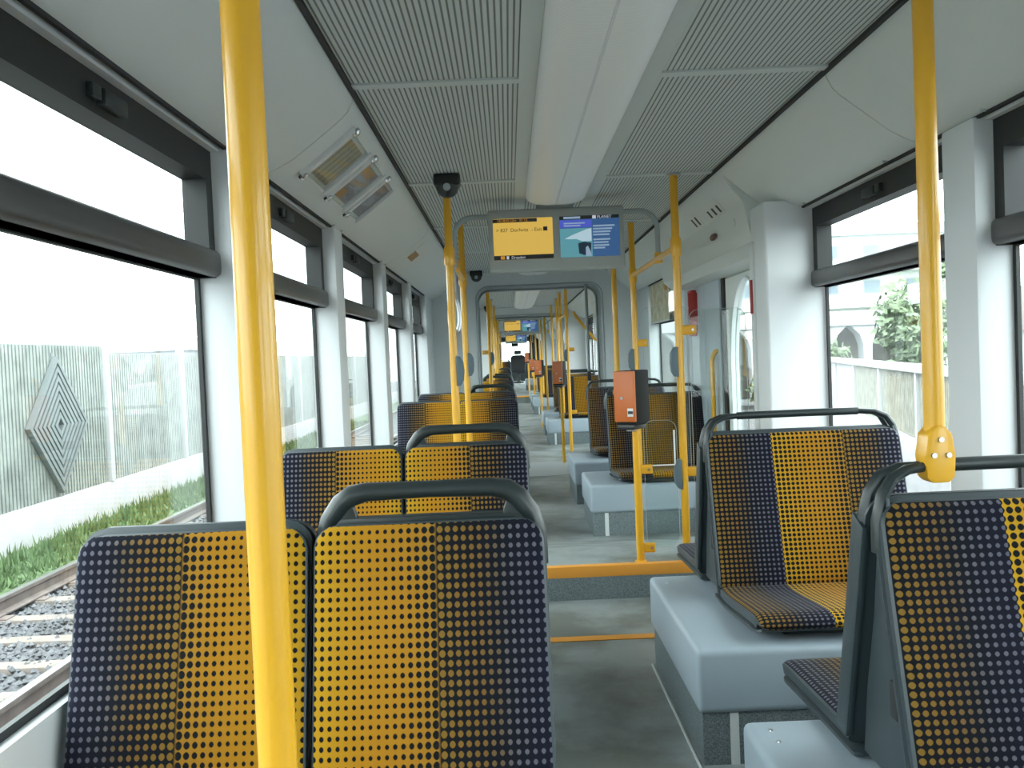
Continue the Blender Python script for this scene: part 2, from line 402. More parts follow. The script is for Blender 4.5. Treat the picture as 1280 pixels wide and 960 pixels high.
# floor: low floor, a step with an orange nosing, then a ramp running back down
fl = [(-2.6, 0), (4.36, 0), (4.36, .160), (4.80, .160), (5.75, 0), (23.4, 0), (23.4, .18), (38.6, .18), (38.6, -.06), (-2.6, -.06)]
struct(MB().prism(fl, 'x', -1.17, 1.17).build('floor', 'floor_mat', ang=20))
trim(MB().box(-.30, .90, 4.350, 4.40, .110, .166, .006), 'orange_edge')
trim(MB().box(-.30, .90, 4.352, 4.358, .0, .112), 'podium_skirt')
trim(MB().box(-.30, .75, 3.72, 3.78, -.005, .003), 'orange_edge')
trim(MB().box(-.30, .75, 23.37, 23.45, .15, .186), 'orange_edge')
trim(MB().box(.208, .214, .4, 3.40, 0, .006), 'panel')

# ------------------------------------------------------------------ doorway on the street side
part_portal = MB().box(.890, 1.175, 4.065, 4.30, 0, 1.86, .014, 3)
po = trim(part_portal, 'pillar')
trim(MB().box(.878, .891, 4.24, 4.29, .1, 1.70, .004), 'grey_plain')
struct(part(MB().box(.870, .879, 4.245, 4.275, 1.36, 1.52, .002), 'warning_strip', 'red', None)); 
bpy.data.objects['warning_strip'].name = 'trim_strip'
hd = [(.756, ZC), (.79, 1.985), (.86, 1.90), (.90, 1.71), (.955, 1.66), (1.19, 1.64), (1.19, ZC+.02), (.756, ZC+.02)]
trim(MB().prism(hd, 'y', 4.304, 6.757), 'panel', 25)
trim(MB().box(.742, .757, 4.30, 6.76, ZC-.012, ZC+.005), 'rubber')
trim(MB().box(1.07, 1.175, 6.68, 6.76, 0, 1.66, .01), 'door_grey')
def rrect_arch(y0, y1, z0, z1, ah, n=28):
    """outline with elliptical top: list of (y,z)"""
    pts = [(y0, z0), (y1, z0)]
    c = (y0+y1)/2; hw = (y1-y0)/2
    for i in range(n+1):
        a = pi*i/n; pts.append((c+hw*cos(a), z1-ah+ah*sin(a)))
    return pts
def door_leaf(name, y0, y1, gy0, gy1, m):
    e = bpy.data.objects.new(name, None); COL.objects.link(e); e.location = (1.12, 0, 0.02); struct(e)
    inner = rrect_arch(gy0, gy1, .28, 1.60, .55)
    outer = []
    c = (gy0+gy1)/2
    for i, p in enumerate(inner):
        if i == 0: outer.append((y0, 0)); continue
        if i == 1: outer.append((y1, 0)); continue
        k = (i-2)/28
        if k < .25: outer.append((y1, 1.05+(1.62-1.05)*k/.25))
        elif k <= .75: outer.append((y1+(y0-y1)*(k-.25)/.5, 1.62))
        else: outer.append((y0, 1.62-(1.62-1.05)*(k-.75)/.25))
    part(MB().ring(outer, inner, 'x', -.02, .025), 'leaf_frame', m, e)
    gi = [(c+(y-c)*.965, .94+(z-.94)*.98) for y, z in inner]
    part(MB().ring(inner, gi, 'x', -.028, -.018), 'rubber_seal', 'grey_plain', e)
    part(MB().prism(inner, 'x', 0, .006), 'glass_pane', 'window_glass', e)
    return e
door_leaf('door_1', 4.32, 5.68, 4.84, 5.58, 'panel')
struct(MB().box(1.09, 1.15, 5.69, 5.775, .02, 1.66, .01).build('trim_rubber', 'rubber'))
e2 = bpy.data.objects.new('door_2', None); COL.objects.link(e2); e2.location = (1.10, 0, .02); struct(e2)
part(MB().box(-.02, .03, 5.78, 6.22, 0, 1.64, .006), 'leaf_panel', 'door_grey', e2)
part(MB().box(-.02, .03, 6.228, 6.67, 0, 1.64, .006), 'leaf_panel', 'door_grey', e2)
struct(MB().box(1.15, 1.19, 4.3, 6.76, -.02, .03).build('trim_threshold', 'grey_metal'))
def door_rail(y, label):
    t = thing('door_grab_rail', label, 'handrail', (1.04, y, .35))
    p = [(.07, 0, 0), (.02, 0, .02), (0, 0, .07), (0, 0, .78), (.02, 0, .83), (.07, 0, .85)]
    part(MB().tube(p, .016, 10), 'rail_tube', 'yellow', t)
    for z in (0, .85): part(MB().lathe([(.03, 0), (.03, .008)], n=14), 'mounting_flange', 'yellow', t).matrix_local = Matrix.Translation((.075, 0, z)) @ Matrix.Rotation(-pi/2, 4, 'Y')
    return t
door_rail(4.62, 'yellow vertical grab rail on the near jamb of the doorway'); door_rail(5.86, 'yellow vertical grab rail beyond the arched door glass')
# red equipment box and stickers
t = thing('emergency_box', 'red emergency equipment box on the jamb beyond the door', 'box', (1.055, 6.50, 1.30))
part(MB().box(-.02, .02, -.06, .06, 0, .20, .008), 'case', 'red', t); part(MB().box(-.02, .02, -.06, .06, .215, .33, .008), 'hammer_case', 'red', t)
part(MB().box(-.023, -.019, -.03, .02, .06, .13), 'pictogram', 'paper', t, 'white pictogram'); part(MB().box(-.04, .04, -.064, -.058, .02, .31, .003), 'back_plate', 'red', t)
def on_face(y0, y1, k0, k1, p, q, off=.003):
    """thin plate on the slanted face from p to q (x,z), fraction k0..k1 down it"""
    P, Q = Vector((p[0], 0, p[1])), Vector((q[0], 0, q[1])); d = Q-P; nrm = Vector((d.z, 0, -d.x)).normalized()
    if nrm.x > 0: nrm = -nrm
    m = MB(); a, b = P+d*k0, P+d*k1; q8 = bmesh.new()
    v = [q8.verts.new(Vector((r.x, y, r.z))+nrm*o) for o in (0.0003, off) for r, y in ((a, y0), (a, y1), (b, y1), (b, y0))]
    for f in ((0, 1, 2, 3), (7, 6, 5, 4), (0, 4, 5, 1), (1, 5, 6, 2), (2, 6, 7, 3), (3, 7, 4, 0)): q8.faces.new([v[i] for i in f])
    bmesh.ops.recalc_face_normals(q8, faces=q8.faces); m.merge(q8); return m
fa, fb, fc = (.79, 1.985), (.86, 1.90), (.90, 1.71)
t = thing('notice_sticker', 'white pictogram sticker on the door header, nearer of the two', 'sticker', (0, 0, 0))
part(on_face(4.62, 4.92, .12, .95, fa, fb), 'sheet', 'paper', t)
for y in (4.66, 4.76, 4.86): part(on_face(y, y+.03, .45, .85, fa, fb, .0045), 'pictogram', 'black', t, 'black pictogram')
t = thing('notice_sticker', 'white pictogram sticker on the door header, farther of the two', 'sticker', (0, 0, 0))
part(on_face(5.1, 5.32, .12, .95, fa, fb), 'sheet', 'paper', t)
for y in (5.14, 5.23): part(on_face(y, y+.03, .3, .8, fa, fb, .0045), 'pictogram', 'black', t, 'black pictogram')
def disc_on_face(yc, k, ry, rk, p, q, off):
    P, Q = Vector((p[0], 0, p[1])), Vector((q[0], 0, q[1])); d = (Q-P).normalized(); nrm = Vector((d.z, 0, -d.x)); nrm = -nrm if nrm.x > 0 else nrm
    c = P+(Q-P)*k; b = bmesh.new(); A, B = [], []
    for i in range(20):
        a = 2*pi*i/20; v = c+d*(rk*sin(a)); v.y = yc+ry*cos(a)
        A.append(b.verts.new(v+nrm*.0005)); B.append(b.verts.new(v+nrm*off))
    b.faces.new(A); b.faces.new(B[::-1])
    for i in range(20): b.faces.new((A[i], A[(i+1) % 20], B[(i+1) % 20], B[i]))
    bmesh.ops.recalc_face_normals(b, faces=b.faces); m = MB(); m.merge(b); return m
tag(disc_on_face(4.98, .42, .075, .018, fb, fc, .008).build('recessed_grip', 'brown'), 'dark brown oval grip plate on the door header', 'plate')
tag(disc_on_face(4.52, .35, .02, .02, fb, fc, .006).build('round_lock', 'grey_plain'), 'small round grey lock on the door header', 'lock')

# ------------------------------------------------------------------ seats
def pad(mb_w, prof, thick, rt, rb, puff=0.012, nx=22, cells=None, cycle=None, sub=3, edge_pow=10):
    """soft panel following prof (list of (y,z), front surface, bottom->top); returns MB. local x across."""
    # resample
    P = [Vector((0, y, z)) for y, z in prof]; L = [0]
    for a, b in zip(P, P[1:]): L.append(L[-1]+(b-a).length)
    tot = L[-1]
    def at(s):
        for i in range(len(P)-1):
            if s <= L[i+1] or i == len(P)-2:
                k = (s-L[i])/(L[i+1]-L[i]); return P[i].lerp(P[i+1], k)
    ss = []
    ed = [0, .004, .012, .024, .04]
    ss = ed + [0.04+(tot-.08)*i/18 for i in range(1, 18)] + [tot-e for e in ed[::-1]]
    xs = [-1, -.985, -.96, -.92] + [-.92+1.84*i/nx for i in range(1, nx)] + [.92, .96, .985, 1]
    hwid = mb_w/2
    m = MB(); bm = m.bm; uvc = bm.loops.layers.uv.new('cells'); uvy = bm.loops.layers.uv.new('cycle')
    def half(s):
        d = tot-s; h = hwid
        if d < rt: h = hwid-rt+sqrt(max(0, rt*rt-(rt-d)**2))
        if s < rb: h = min(h, hwid-rb+sqrt(max(0, rb*rb-(rb-s)**2)))
        return h
    grid, back, info = [], [], {}
    for s in ss:
        p = at(s); e = .02; a, b = at(max(0, s-e)), at(min(tot, s+e)); tg = (b-a).normalized()
        nrm = Vector((0, -tg.z, tg.y))      # points to the sitter (-y) for an upright back
        h = half(s); row, rowb = [], []
        er = min(s, tot-s); drop_s = puff*max(0, 1-er/.024)**2
        for x in xs:
            de = (1-abs(x))*hwid; drop = puff*max(0, 1-de/.024)**2
            v = bm.verts.new(p + nrm*(-min(puff, drop+drop_s)) + Vector((x*h, 0, 0))); row.append(v); info[v] = (x*h, s)
            v = bm.verts.new(p + nrm*(-thick) + Vector((x*h, 0, 0))); rowb.append(v); info[v] = (x*h, s)
        grid.append(row); back.append(rowb)
    bset = set(v for r_ in back for v in r_)
    def f(a):
        try: bm.faces.new(a)
        except ValueError: pass
    ny, nxx = len(ss), len(xs); edge_f = []
    for i in range(ny-1):
        for j in range(nxx-1):
            f((grid[i][j], grid[i][j+1], grid[i+1][j+1], grid[i+1][j]))
            if j in (0, nxx-2) or i in (0, ny-2): edge_f.append(len(bm.faces)-1)
            f((back[i][j], back[i+1][j], back[i+1][j+1], back[i][j+1]))
        f((grid[i][0], grid[i+1][0], back[i+1][0], back[i][0])); f((grid[i][-1], back[i][-1], back[i+1][-1], grid[i+1][-1]))
    for j in range(nxx-1):
        f((grid[0][j], back[0][j], back[0][j+1], grid[0][j+1])); f((grid[-1][j], grid[-1][j+1], back[-1][j+1], back[-1][j]))
    m.edge_mat = True
    bm.faces.ensure_lookup_table(); edge_s = set(edge_f)
    for fi_, fc_ in enumerate(bm.faces):
        bks = sum(1 for v in fc_.verts if v in bset)
        fc_.material_index = 1 if bks or fi_ in edge_s else 0
    if cells:
        for fc_ in bm.faces:
            for lp in fc_.loops:
                x, s = info[lp.vert]
                lp[uvc].uv = (x/cells[0], (s+cells[2])/cells[1]); lp[uvy].uv = (cycle(x), 0.5)
    return m
BACK = [(-.135, .385), (-.125, .43), (-.100, .52), (-.072, .62), (-.045, .72), (-.020, .82), (0, .902)]
CUSH = [(-.585, .372), (-.592, .395), (-.578, .413), (-.53, .419), (-.42, .410), (-.30, .398), (-.20, .391), (-.11, .393)]
CUSH_DOWN = [(-.585, .335), (-.592, .356), (-.578, .373), (-.53, .379), (-.42, .384), (-.30, .388), (-.20, .391), (-.11, .393)]
def offset(prof, d, ext0=0, ext1=0):
    out = []
    for i, p in enumerate(prof):
        a, b = Vector(prof[max(0, i-1)]), Vector(prof[min(len(prof)-1, i+1)]); t_ = (b-a).normalized(); n_ = Vector((-t_.y, t_.x))
        out.append(Vector(p)-n_*d)
    t0 = (out[0]-out[1]).normalized(); t1 = (out[-1]-out[-2]).normalized()
    out[0] = out[0]+t0*ext0; out[-1] = out[-1]+t1*ext1
    return [tuple(o) for o in out]
def make_seat(name, width, cells, cyc, handle, label, rim=0.012, wide=False, CUSH=CUSH):
    root = thing(name, label, 'seat')
    part(pad(width, BACK, .030, .045, .02, cells=(*cells, .3), cycle=cyc), 'backrest_cushion', 'moquette_wide' if wide else 'moquette', root)
    part(pad(width-.004, CUSH, .034, .01, .05, cells=(*cells, 0), cycle=cyc), 'seat_cushion', 'moquette_wide' if wide else 'moquette', root)
    sb = pad(width+.008, offset(BACK, .031, .02, rim), .012, .05, .02, puff=.004)
    ss = pad(width+.012, offset(CUSH, .035, -.004, .05), .014, .01, .055, puff=.006)
    sh = part(sb, 'back_shell', 'shell', root); part(ss, 'seat_shell', 'shell', root)
    hw = width/2
    b = MB().box(-hw+.10, hw-.10, -.50, -.06, .338, .362, .006); part(b, 'pedestal', 'shell', root)
    if handle == 'thick':
        a = []; yb = .058
        a = [(-hw+.006, yb, .80), (-hw+.008, yb, .86), (-hw+.022, yb, .90), (-hw+.046, yb, .932), (-hw+.066, yb, .946), (-hw+.095, yb, .952)]
        pts = a + [(0, yb, .953)] + [(-x, y, z) for x, y, z in a[::-1]]
        r = [.018, .020, .023, .025, .0245, .0215, .0190, .0215, .0245, .025, .023, .020, .018]
        h = MB().tube(pts, r, 14, 0.85)
        # webs filling the lower corners of the opening and the ledge under it
        for s in (-1, 1):
            h.prism([(s*(hw-.010), .80), (s*(hw-.012), .87), (s*(hw-.04), .925), (s*(hw-.064), .938), (s*(hw-.075), .905), (s*(hw-.07), .80)], 'y', yb-.012, yb+.012, .003)
        h.box(-hw+.03, hw-.03, yb-.014, yb+.014, .86, .904, .006)
        part(h, 'grab_handle', 'handle_dark', root, 'dark grey moulded handle over the backrest')
    elif handle == 'thin':
        yb = .062; h = MB()
        for yo, zz in ((.026, .80), (.092, .80)):
            a = [(-hw+.002, yo, zz), (-hw+.003, yo, .86), (-hw+.014, yo+(yb-yo)*.05, .905), (-hw+.036, yo+(yb-yo)*.2, .938), (-hw+.07, yo+(yb-yo)*.5, .953), (-hw+.13, yb, .957)]
            h.tube(a, [.014, .015, .015, .014, .013, .012], 10, 0.8); h.tube([(-x, y, z) for x, y, z in a], [.014, .015, .015, .014, .013, .012], 10, 0.8)
        h.tube([(-hw+.125, yb, .957), (0, yb, .958), (hw-.125, yb, .957)], .0135, 14)
        part(h, 'grab_handle', 'handle_dark', root, 'slim dark grab handle over the backrest')
        h = MB()
    if wide:
        for s in (-1, 1) if CUSH is not CUSH_DOWN else ():
            poly = [(.012, .905), (.044, .88), (.060, .80), (.085, .66), (.13, .50), (.155, .36), (-.085, .36), (-.085, .42), (-.06, .55), (-.025, .70), (.0, .82)]
            m = MB().prism(poly, 'x', s*(hw-.018)-.004, s*(hw-.018)+.004, .002)
            part(m, 'side_panel', 'shell', root)
        if CUSH is CUSH_DOWN:
            for s in (-1, 1):
                BW = BACK[:-1]+[(-.010, .862)]; poly = offset(BW, -.008) + offset(BW[:-1]+[(-.012, .852)], .050)[::-1]
                part(MB().prism(poly, 'x', s*(hw+.008)-.012, s*(hw+.008)+.004, .006), 'shell_wing', 'shell', root)
        if CUSH is not CUSH_DOWN: part(MB().box(-hw-.001, -hw+.006, -.045, -.015, .50, .57, .003), 'latch_recess', 'rubber', root)
    return root
LW, RW = 0.432, 0.684
cyc_aisle = lambda x: (x+LW/2)/LW*0.985+.004
cyc_window = lambda x: (LW/2-x)/LW*0.985+.004
cyc_wide = lambda x: (x+RW/2-.225)/.48
CL, CR = (.0146, .0172), (.0160, .0160)
AX, WX, RX = -.454, -.8975, .738
rows = dict(near=1.67, middle=3.15)
seat_a = make_seat('tram_seat', LW, CL, cyc_aisle, 'thick', 'near aisle seat back in yellow and black dots with a dark handle on top', rim=.0)
seat_a.location = (AX, 1.67, 0); seat_a['group'] = 'double seats facing the camera along the track side'
GA = seat_a['group']
seat_w = make_seat('tram_seat', LW, CL, cyc_window, None, 'near window seat back behind the big yellow pole, dark dots at the window', rim=.014)
seat_w.location = (WX, 1.67, 0); seat_w['group'] = GA
seat_r = make_seat('wide_tram_seat', RW, CR, cyc_wide, 'thin', 'near wide seat with the yellow pole clamped to its handle', wide=True)
seat_r.location = (RX, 1.67, 0); GR = 'wide seats facing the camera along the street side'; seat_r['group'] = GR
# plain seat without handle for the backs of pairs and the rows without a rail
seat_p = make_seat('tram_seat', LW, CL, cyc_aisle, None, 'aisle seat turned away behind the near handled seat, cushion hidden', CUSH=CUSH_DOWN); seat_p.location = (AX, 1.77, 0); seat_p.rotation_euler = (0, 0, pi)
GB = 'seats turned away, back to back with the rows facing the camera'; seat_p['group'] = GB
seat_rp = make_seat('wide_tram_seat', RW, CR, cyc_wide, None, 'wide seat turned away behind the near wide seat, striped cushion end showing', wide=True, CUSH=CUSH_DOWN); seat_rp.location = (RX, 1.77, 0); seat_rp.rotation_euler = (0, 0, pi); seat_rp['group'] = GB
seat_n = make_seat('tram_seat', LW, CL, cyc_aisle, None, 'third aisle seat back without handle, crossed by the two slim poles'); seat_n.location = (AX, 6.50, 0); seat_n['group'] = GA
dup(seat_p, (WX, 1.77, 0), pi, 'window seat turned away, its rim just above the near window seat', GB)
dup(seat_a, (AX, 3.15, 0), 0, 'second aisle seat back with a dark handle, just behind the near handled seat', GA)
dup(seat_w, (WX, 3.15, 0), 0, 'second window seat back, beyond the near window seat', GA)
dup(seat_p, (AX, 3.25, 0), pi, 'aisle seat turned away behind the second handled seat', GB)
dup(seat_p, (WX, 3.25, 0), pi, 'window seat turned away behind the second window seat', GB)
dup(seat_r, (RX, 3.15, 0), 0, 'middle wide seat in full view on the grey podium, yellow stripe in its middle', GR)
dup(seat_rp, (RX, 3.25, 0), pi, 'wide seat turned away behind the middle wide seat, cushion tip over the podium', GB)
dup(seat_w, (WX, 6.50, 0), 0, 'third window seat back, beyond the two slim poles', GA)
dup(seat_w, (WX, 8.00, 0), 0, 'fourth window seat back, against the grey bulkhead', GA)
dup(seat_a, (AX, 8.00, 0), 0, 'fourth aisle seat back with handle, beside the grey bulkhead', GA)
dup(seat_r, (RX, 6.40, 0), 0, 'wide seat behind the orange ticket validator and glass screen', GR)
dup(seat_r, (RX, 7.95, 0), 0, 'wide seat by the bulkhead, partly hidden behind the validator seat', GR)
far_rows = [(12.0, -1), (13.5, -1), (19.6, -1), (21.1, -1), (28.0, -1), (29.5, -1), (12.7, 1), (14.2, 1), (19.2, 1), (20.7, 1), (22.2, 1), (28.0, 1)]
ords = ['first', 'second', 'third', 'fourth', 'fifth', 'sixth']
for i, (y, s) in enumerate(far_rows):
    zf = .18 if y > 23.4 else 0
    if s < 0:
        dup(seat_w, (WX, y, zf), 0, 'far window seat in the %s row beyond the gangway, track side' % ords[i], GA); dup(seat_a, (AX, y, zf), 0, 'far aisle seat with handle in the %s row beyond the gangway, track side' % ords[i], GA)
    else: dup(seat_r, (RX, y, zf), 0, 'far dark wide seat, %s beyond the gangway on the street side' % ords[i-6], GR)

def podium(x0, x1, y0, y1, label, z=0.0, h=.338, skirt=.152):
    t = thing('seat_podium', label, 'podium', ((x0+x1)/2, (y0+y1)/2, z), 0, 'podiums under the seats'); hx, hy = (x1-x0)/2, (y1-y0)/2
    part(MB().box(-hx, hx, -hy, hy, skirt, h, .022, 4), 'cover', 'podium_top', t)
    part(MB().box(-hx+.012, hx-.012, -hy+.012, hy-.012, 0, skirt+.01), 'skirting', 'podium_skirt', t)
    part(MB().box(-hx+.09, -hx+.115, -hy+.008, -hy+.013, 0, skirt), 'skirting_joint', 'grey_plain', t)
    if h > .3:
        m = MB()
        for q in (.06, .12): m.lathe([(.006, h-.001), (.005, h+.002)], (-hx+.05, hy-q, 0), 8)
        part(m, 'cover_screws', 'steel', t)
podium(.214, 1.10, .95, 2.05, 'grey podium under the near wide seat')
podium(.214, 1.10, 2.54, 3.42, 'large grey podium under the middle wide seat')
podium(.21, 1.10, 5.86, 6.58, 'grey podium behind the orange validator', )
podium(.20, 1.10, 7.15, 8.02, 'grey podium next beyond the validator seat')
podium(-1.10, -.29, .95, 2.05, 'podium under the near pair of seats, track side'); podium(-1.10, -.29, 2.54, 3.42, 'podium under the second pair of seats, track side')
podium(-1.10, -.29, 5.90, 6.62, 'podium under the third pair of seats, track side'); podium(-1.10, -.29, 7.4, 8.12, 'podium under the fourth pair of seats, track side')
for i, (y, s) in enumerate(far_rows):
    a = (.20, 1.10) if s > 0 else (-1.10, -.29)
    podium(*a, y-.62, y+.10, 'far podium %s beyond the gangway, %s' % (ords[i % 6], 'street side' if s > 0 else 'track side'), .18 if y > 23.4 else 0)

# ------------------------------------------------------------------ grab poles
def grip(root, z, sx, m='grip_grey'):
    g = MB(); pr = [(0, -.075), (sx*.018, -.072), (sx*.034, -.045), (sx*.038, 0), (sx*.034, .045), (sx*.018, .072), (0, .075)]
    g.prism([(sx*.012+a, z+b) for a, b in pr], 'y', -.022, .022, .005); return part(g, 'stop_button_housing', m, root, 'grey push-button housing')
def bracket(root, z, sx, ln=.085):
    b = MB().box(*sorted((sx*.01, sx*ln)), -.012, .012, z-.024, z+.024, .010, 3); br = part(b, 'glass_bracket', 'yellow_dull', root)
    part(MB().tube([(sx*(ln-.02), -.016, z), (sx*(ln-.02), .016, z)], .006, 10), 'bolt', 'steel', br); return br
def pole(x, y, z0, z1, label, r=.0195, collar=True, group=None):
    t = thing('grab_pole', label, 'pole', (x, y, z0), 0, group); h = z1-z0
    part(MB().tube([(0, 0, 0), (0, 0, h*.33), (0, 0, h*.66), (0, 0, h)], r, 18), 'pole_tube', 'yellow', t)
    if collar: part(MB().lathe([(r+.002, h-.012), (r+.018, h-.010), (r+.019, h-.001)], n=18), 'ceiling_collar', 'grey_metal', t)
    return t
GP = 'yellow grab poles along the car'
pole(-.554, .945, 0, ZC, 'big yellow pole nearest the camera, in front of the near seats', r=.0205)
p = pole(.53, 1.732, .957, ZC, 'yellow pole clamped on the handle of the near wide seat', r=.0195)
cl = MB().prism([(-.027, -.022), (-.030, .02), (-.024, .062), (-.010, .078), (.010, .078), (.024, .062), (.030, .02), (.027, -.022), (.016, -.032), (-.016, -.032)], 'y', -.024, .024, .006)
clo = part(cl, 'clamp', 'yellow', p, 'yellow clamp bolted round the handle')
for dx, dz in ((0, .052), (-.014, .022), (.014, .022)): part(MB().tube([(dx, -.0285, dz), (dx, -.022, dz)], .0052, 10), 'screw', 'steel', clo)
pL1 = pole(-.56, 4.42, .160, ZC, 'slim yellow pole under the ceiling camera dome', group=GP)
grip(pL1, .985, 1)
pL2 = pole(-.56, 5.72, .006, ZC, 'slim yellow pole just beyond the camera-dome pole, track side', group=GP); grip(pL2, 1.16, 1)
pR1 = pole(.555, 4.42, .160, ZC, 'tall yellow pole at the doorway with two grey button housings', group=GP)
grip(pR1, .985, -1); bracket(pR1, 1.14, 1); grip(pR1, .43, -1); bracket(pR1, .44, 1)
pR2 = pole(.555, 5.95, .0, ZC, 'tall yellow pole behind the validator, joined to the doorway pole by a bar', group=GP); grip(pR2, 1.15, -1); bracket(pR2, 1.26, 1)
pole(.49, 6.46, .957, ZC, 'yellow pole rising from the handle of the seat behind the validator', group=GP)
pV = pole(.325, 4.42, .160, .83, 'short yellow post carrying the nearest orange validator', collar=False); bracket(pV, .46, 1, .075); bracket(pV, .07, 1, .075)
part(MB().lathe([(.03, 0), (.03, .006), (.02, .01)], n=16), 'foot_plate', 'yellow', pV); 
def bar(x, y0, y1, label):
    t = thing('overhead_bar', label, 'handrail', (x, (y0+y1)/2, 1.71)); h = (y1-y0)/2
    part(MB().tube([(0, -h, 0), (0, 0, 0), (0, h, 0)], .0155, 14), 'bar_tube', 'yellow', t)
    for s in (-1, 1): part(MB().lathe([(.024, -.045), (.027, -.03), (.027, .03), (.024, .045)], (0, s*h, 0), 16), 'pole_joint', 'yellow', t)
    return t
bar(.555, 4.42, 5.95, 'yellow overhead bar joining the two doorway poles'); bar(-.56, 4.42, 5.72, 'yellow overhead bar between the two slim poles, track side')

def glass_screen(x0, x1, y, z0, z1, label, pocket=False):
    t = thing('glass_screen', label, 'glass screen', ((x0+x1)/2, y, z0)); h = (x1-x0)/2; H = z1-z0; r = .05
    o = arc((h-r, r), r, -pi/2, 0) + arc((h-r, H-r), r, 0, pi/2) + arc((-h+r, H-r), r, pi/2, pi) + arc((-h+r, r), r, pi, 1.5*pi)
    part(MB().prism(o, 'y', -.004, .004), 'pane', 'screen_glass', t)
    i = [(a*(h-.0015)/h, H/2+(b-H/2)*(H-.003)/H) for a, b in o]; part(MB().ring(o, i, 'y', -.0042, .0042), 'polished_edge', 'glass_edge', t)
    if pocket:
        q = [(h-.125, .40), (h-.01, .40), (h-.01, .575), (h-.125, .575)]; qi = [(h-.119, .406), (h-.016, .406), (h-.016, .569), (h-.119, .569)]
        part(MB().prism(q, 'y', -.008, -.0045), 'clear_pocket', 'acrylic', t); part(MB().box(h-.125, h-.01, -.009, -.0046, .40, .406).box(h-.018, h-.01, -.009, -.0046, .40, .575), 'pocket_edge', 'paper', t, 'white pocket rim')
glass_screen(.36, .525, 4.42, .235, .86, 'glass pane between the validator post and the doorway pole', True)
glass_screen(.605, .885, 4.42, .30, 1.40, 'glass draught screen between doorway pole and door pillar')
glass_screen(.605, .90, 5.95, .35, 1.50, 'glass draught screen beyond the doorway, in front of the wide seat')

def make_validator(label):
    t = thing('ticket_validator', label, 'ticket validator', (0, 0, 0), 0, 'orange ticket validators on posts')
    b = MB().prism([(-.056, -.05), (.056, -.05), (.056, .095), (-.056, .095)], 'z', 0, .268, .008); part(b, 'housing', 'validator_black', t)
    f = MB().box(-.056, .056, -.066, -.045, .018, .266, .006); fo = part(f, 'front_cover', 'validator_orange', t, 'orange front cover')
    part(MB().box(.018, .048, -.0685, -.065, .045, .085, .001), 'card_slot', 'paper', fo); part(MB().box(.022, .048, -.0705, -.068, .058, .072), 'slot_mouth', 'black', fo)
    part(MB().tube([(-.012, -.069, .135), (-.012, -.064, .135)], .007, 12), 'indicator', 'grey_metal', fo)
    part(MB().box(-.05, .05, -.055, .06, -.02, .004, .008), 'underside', 'black', t)
    part(MB().lathe([(.024, -.03), (.026, .0), (.026, .01)], n=14), 'post_clamp', 'grey_metal', t)
    return t
val = make_validator('nearest orange ticket validator on the short yellow post'); val.location = (.30, 4.40, .845); val.rotation_euler = (0, 0, -R(36))

# ------------------------------------------------------------------ ceiling camera domes, lights, monitors
def make_dome(label):
    t = thing('ceiling_camera', label, 'camera', (0, 0, 0), 0, 'camera domes under the ceiling')
    m = MB(); m.box(-.062, .062, -.05, .05, -.055, 0, .012, 3); part(m, 'mount_box', 'black', t)
    part(MB().lathe([(.055, -.05), (.054, -.062), (.046, -.085), (.030, -.10), (.012, -.106)], n=20), 'dome_cover', 'dark_plastic', t)
    part(MB().tube([(0, -.062, -.066), (0, -.046, -.066)], .017, 14), 'lens', 'grey_metal', t); return t
dm = make_dome('black camera dome at the top of the first slim pole'); dm.location = (-.543, 4.24, ZC)
dup(dm, (-.575, 8.9, ZC), 0, 'small black camera dome in front of the gangway header')
dup(dm, (-.6, 14.9, ZC), 0, 'tiny black camera dome beyond the gangway')

light_n = [0]
def light_box(y0, y1, label):
    t = thing('ceiling_light', label, 'ceiling light', (0, (y0+y1)/2, ZC), 0, 'light covers in line along the ceiling'); h = (y1-y0)/2
    pr = [(-.165, 0), (-.158, -.02), (-.140, -.038), (-.105, -.050), (-.05, -.055), (.05, -.055), (.105, -.050), (.140, -.038), (.158, -.02), (.165, 0)]
    part(MB().prism(pr, 'y', -h, h), 'diffuser', 'diffuser', t)
    part(MB().box(-.004, .004, -h+.01, h-.01, -.057, -.0545), 'centre_rib', 'pillar', t)
    part(MB().prism([(x*1.01, z*1.03) for x, z in pr], 'y', h-.001, h+.012), 'end_cap', 'pillar', t)
light_box(Y0+.02, 4.85, 'long white ribbed light cover nearest, running to the screens')
light_box(5.35, 9.0, 'second white light cover, just beyond the screens')
light_box(10.4, 15.2, 'white light cover past the gangway')
light_box(17.3, 22.5, 'white light cover before the far screens'); light_box(27.5, 35.0, 'farthest light cover near the cab')

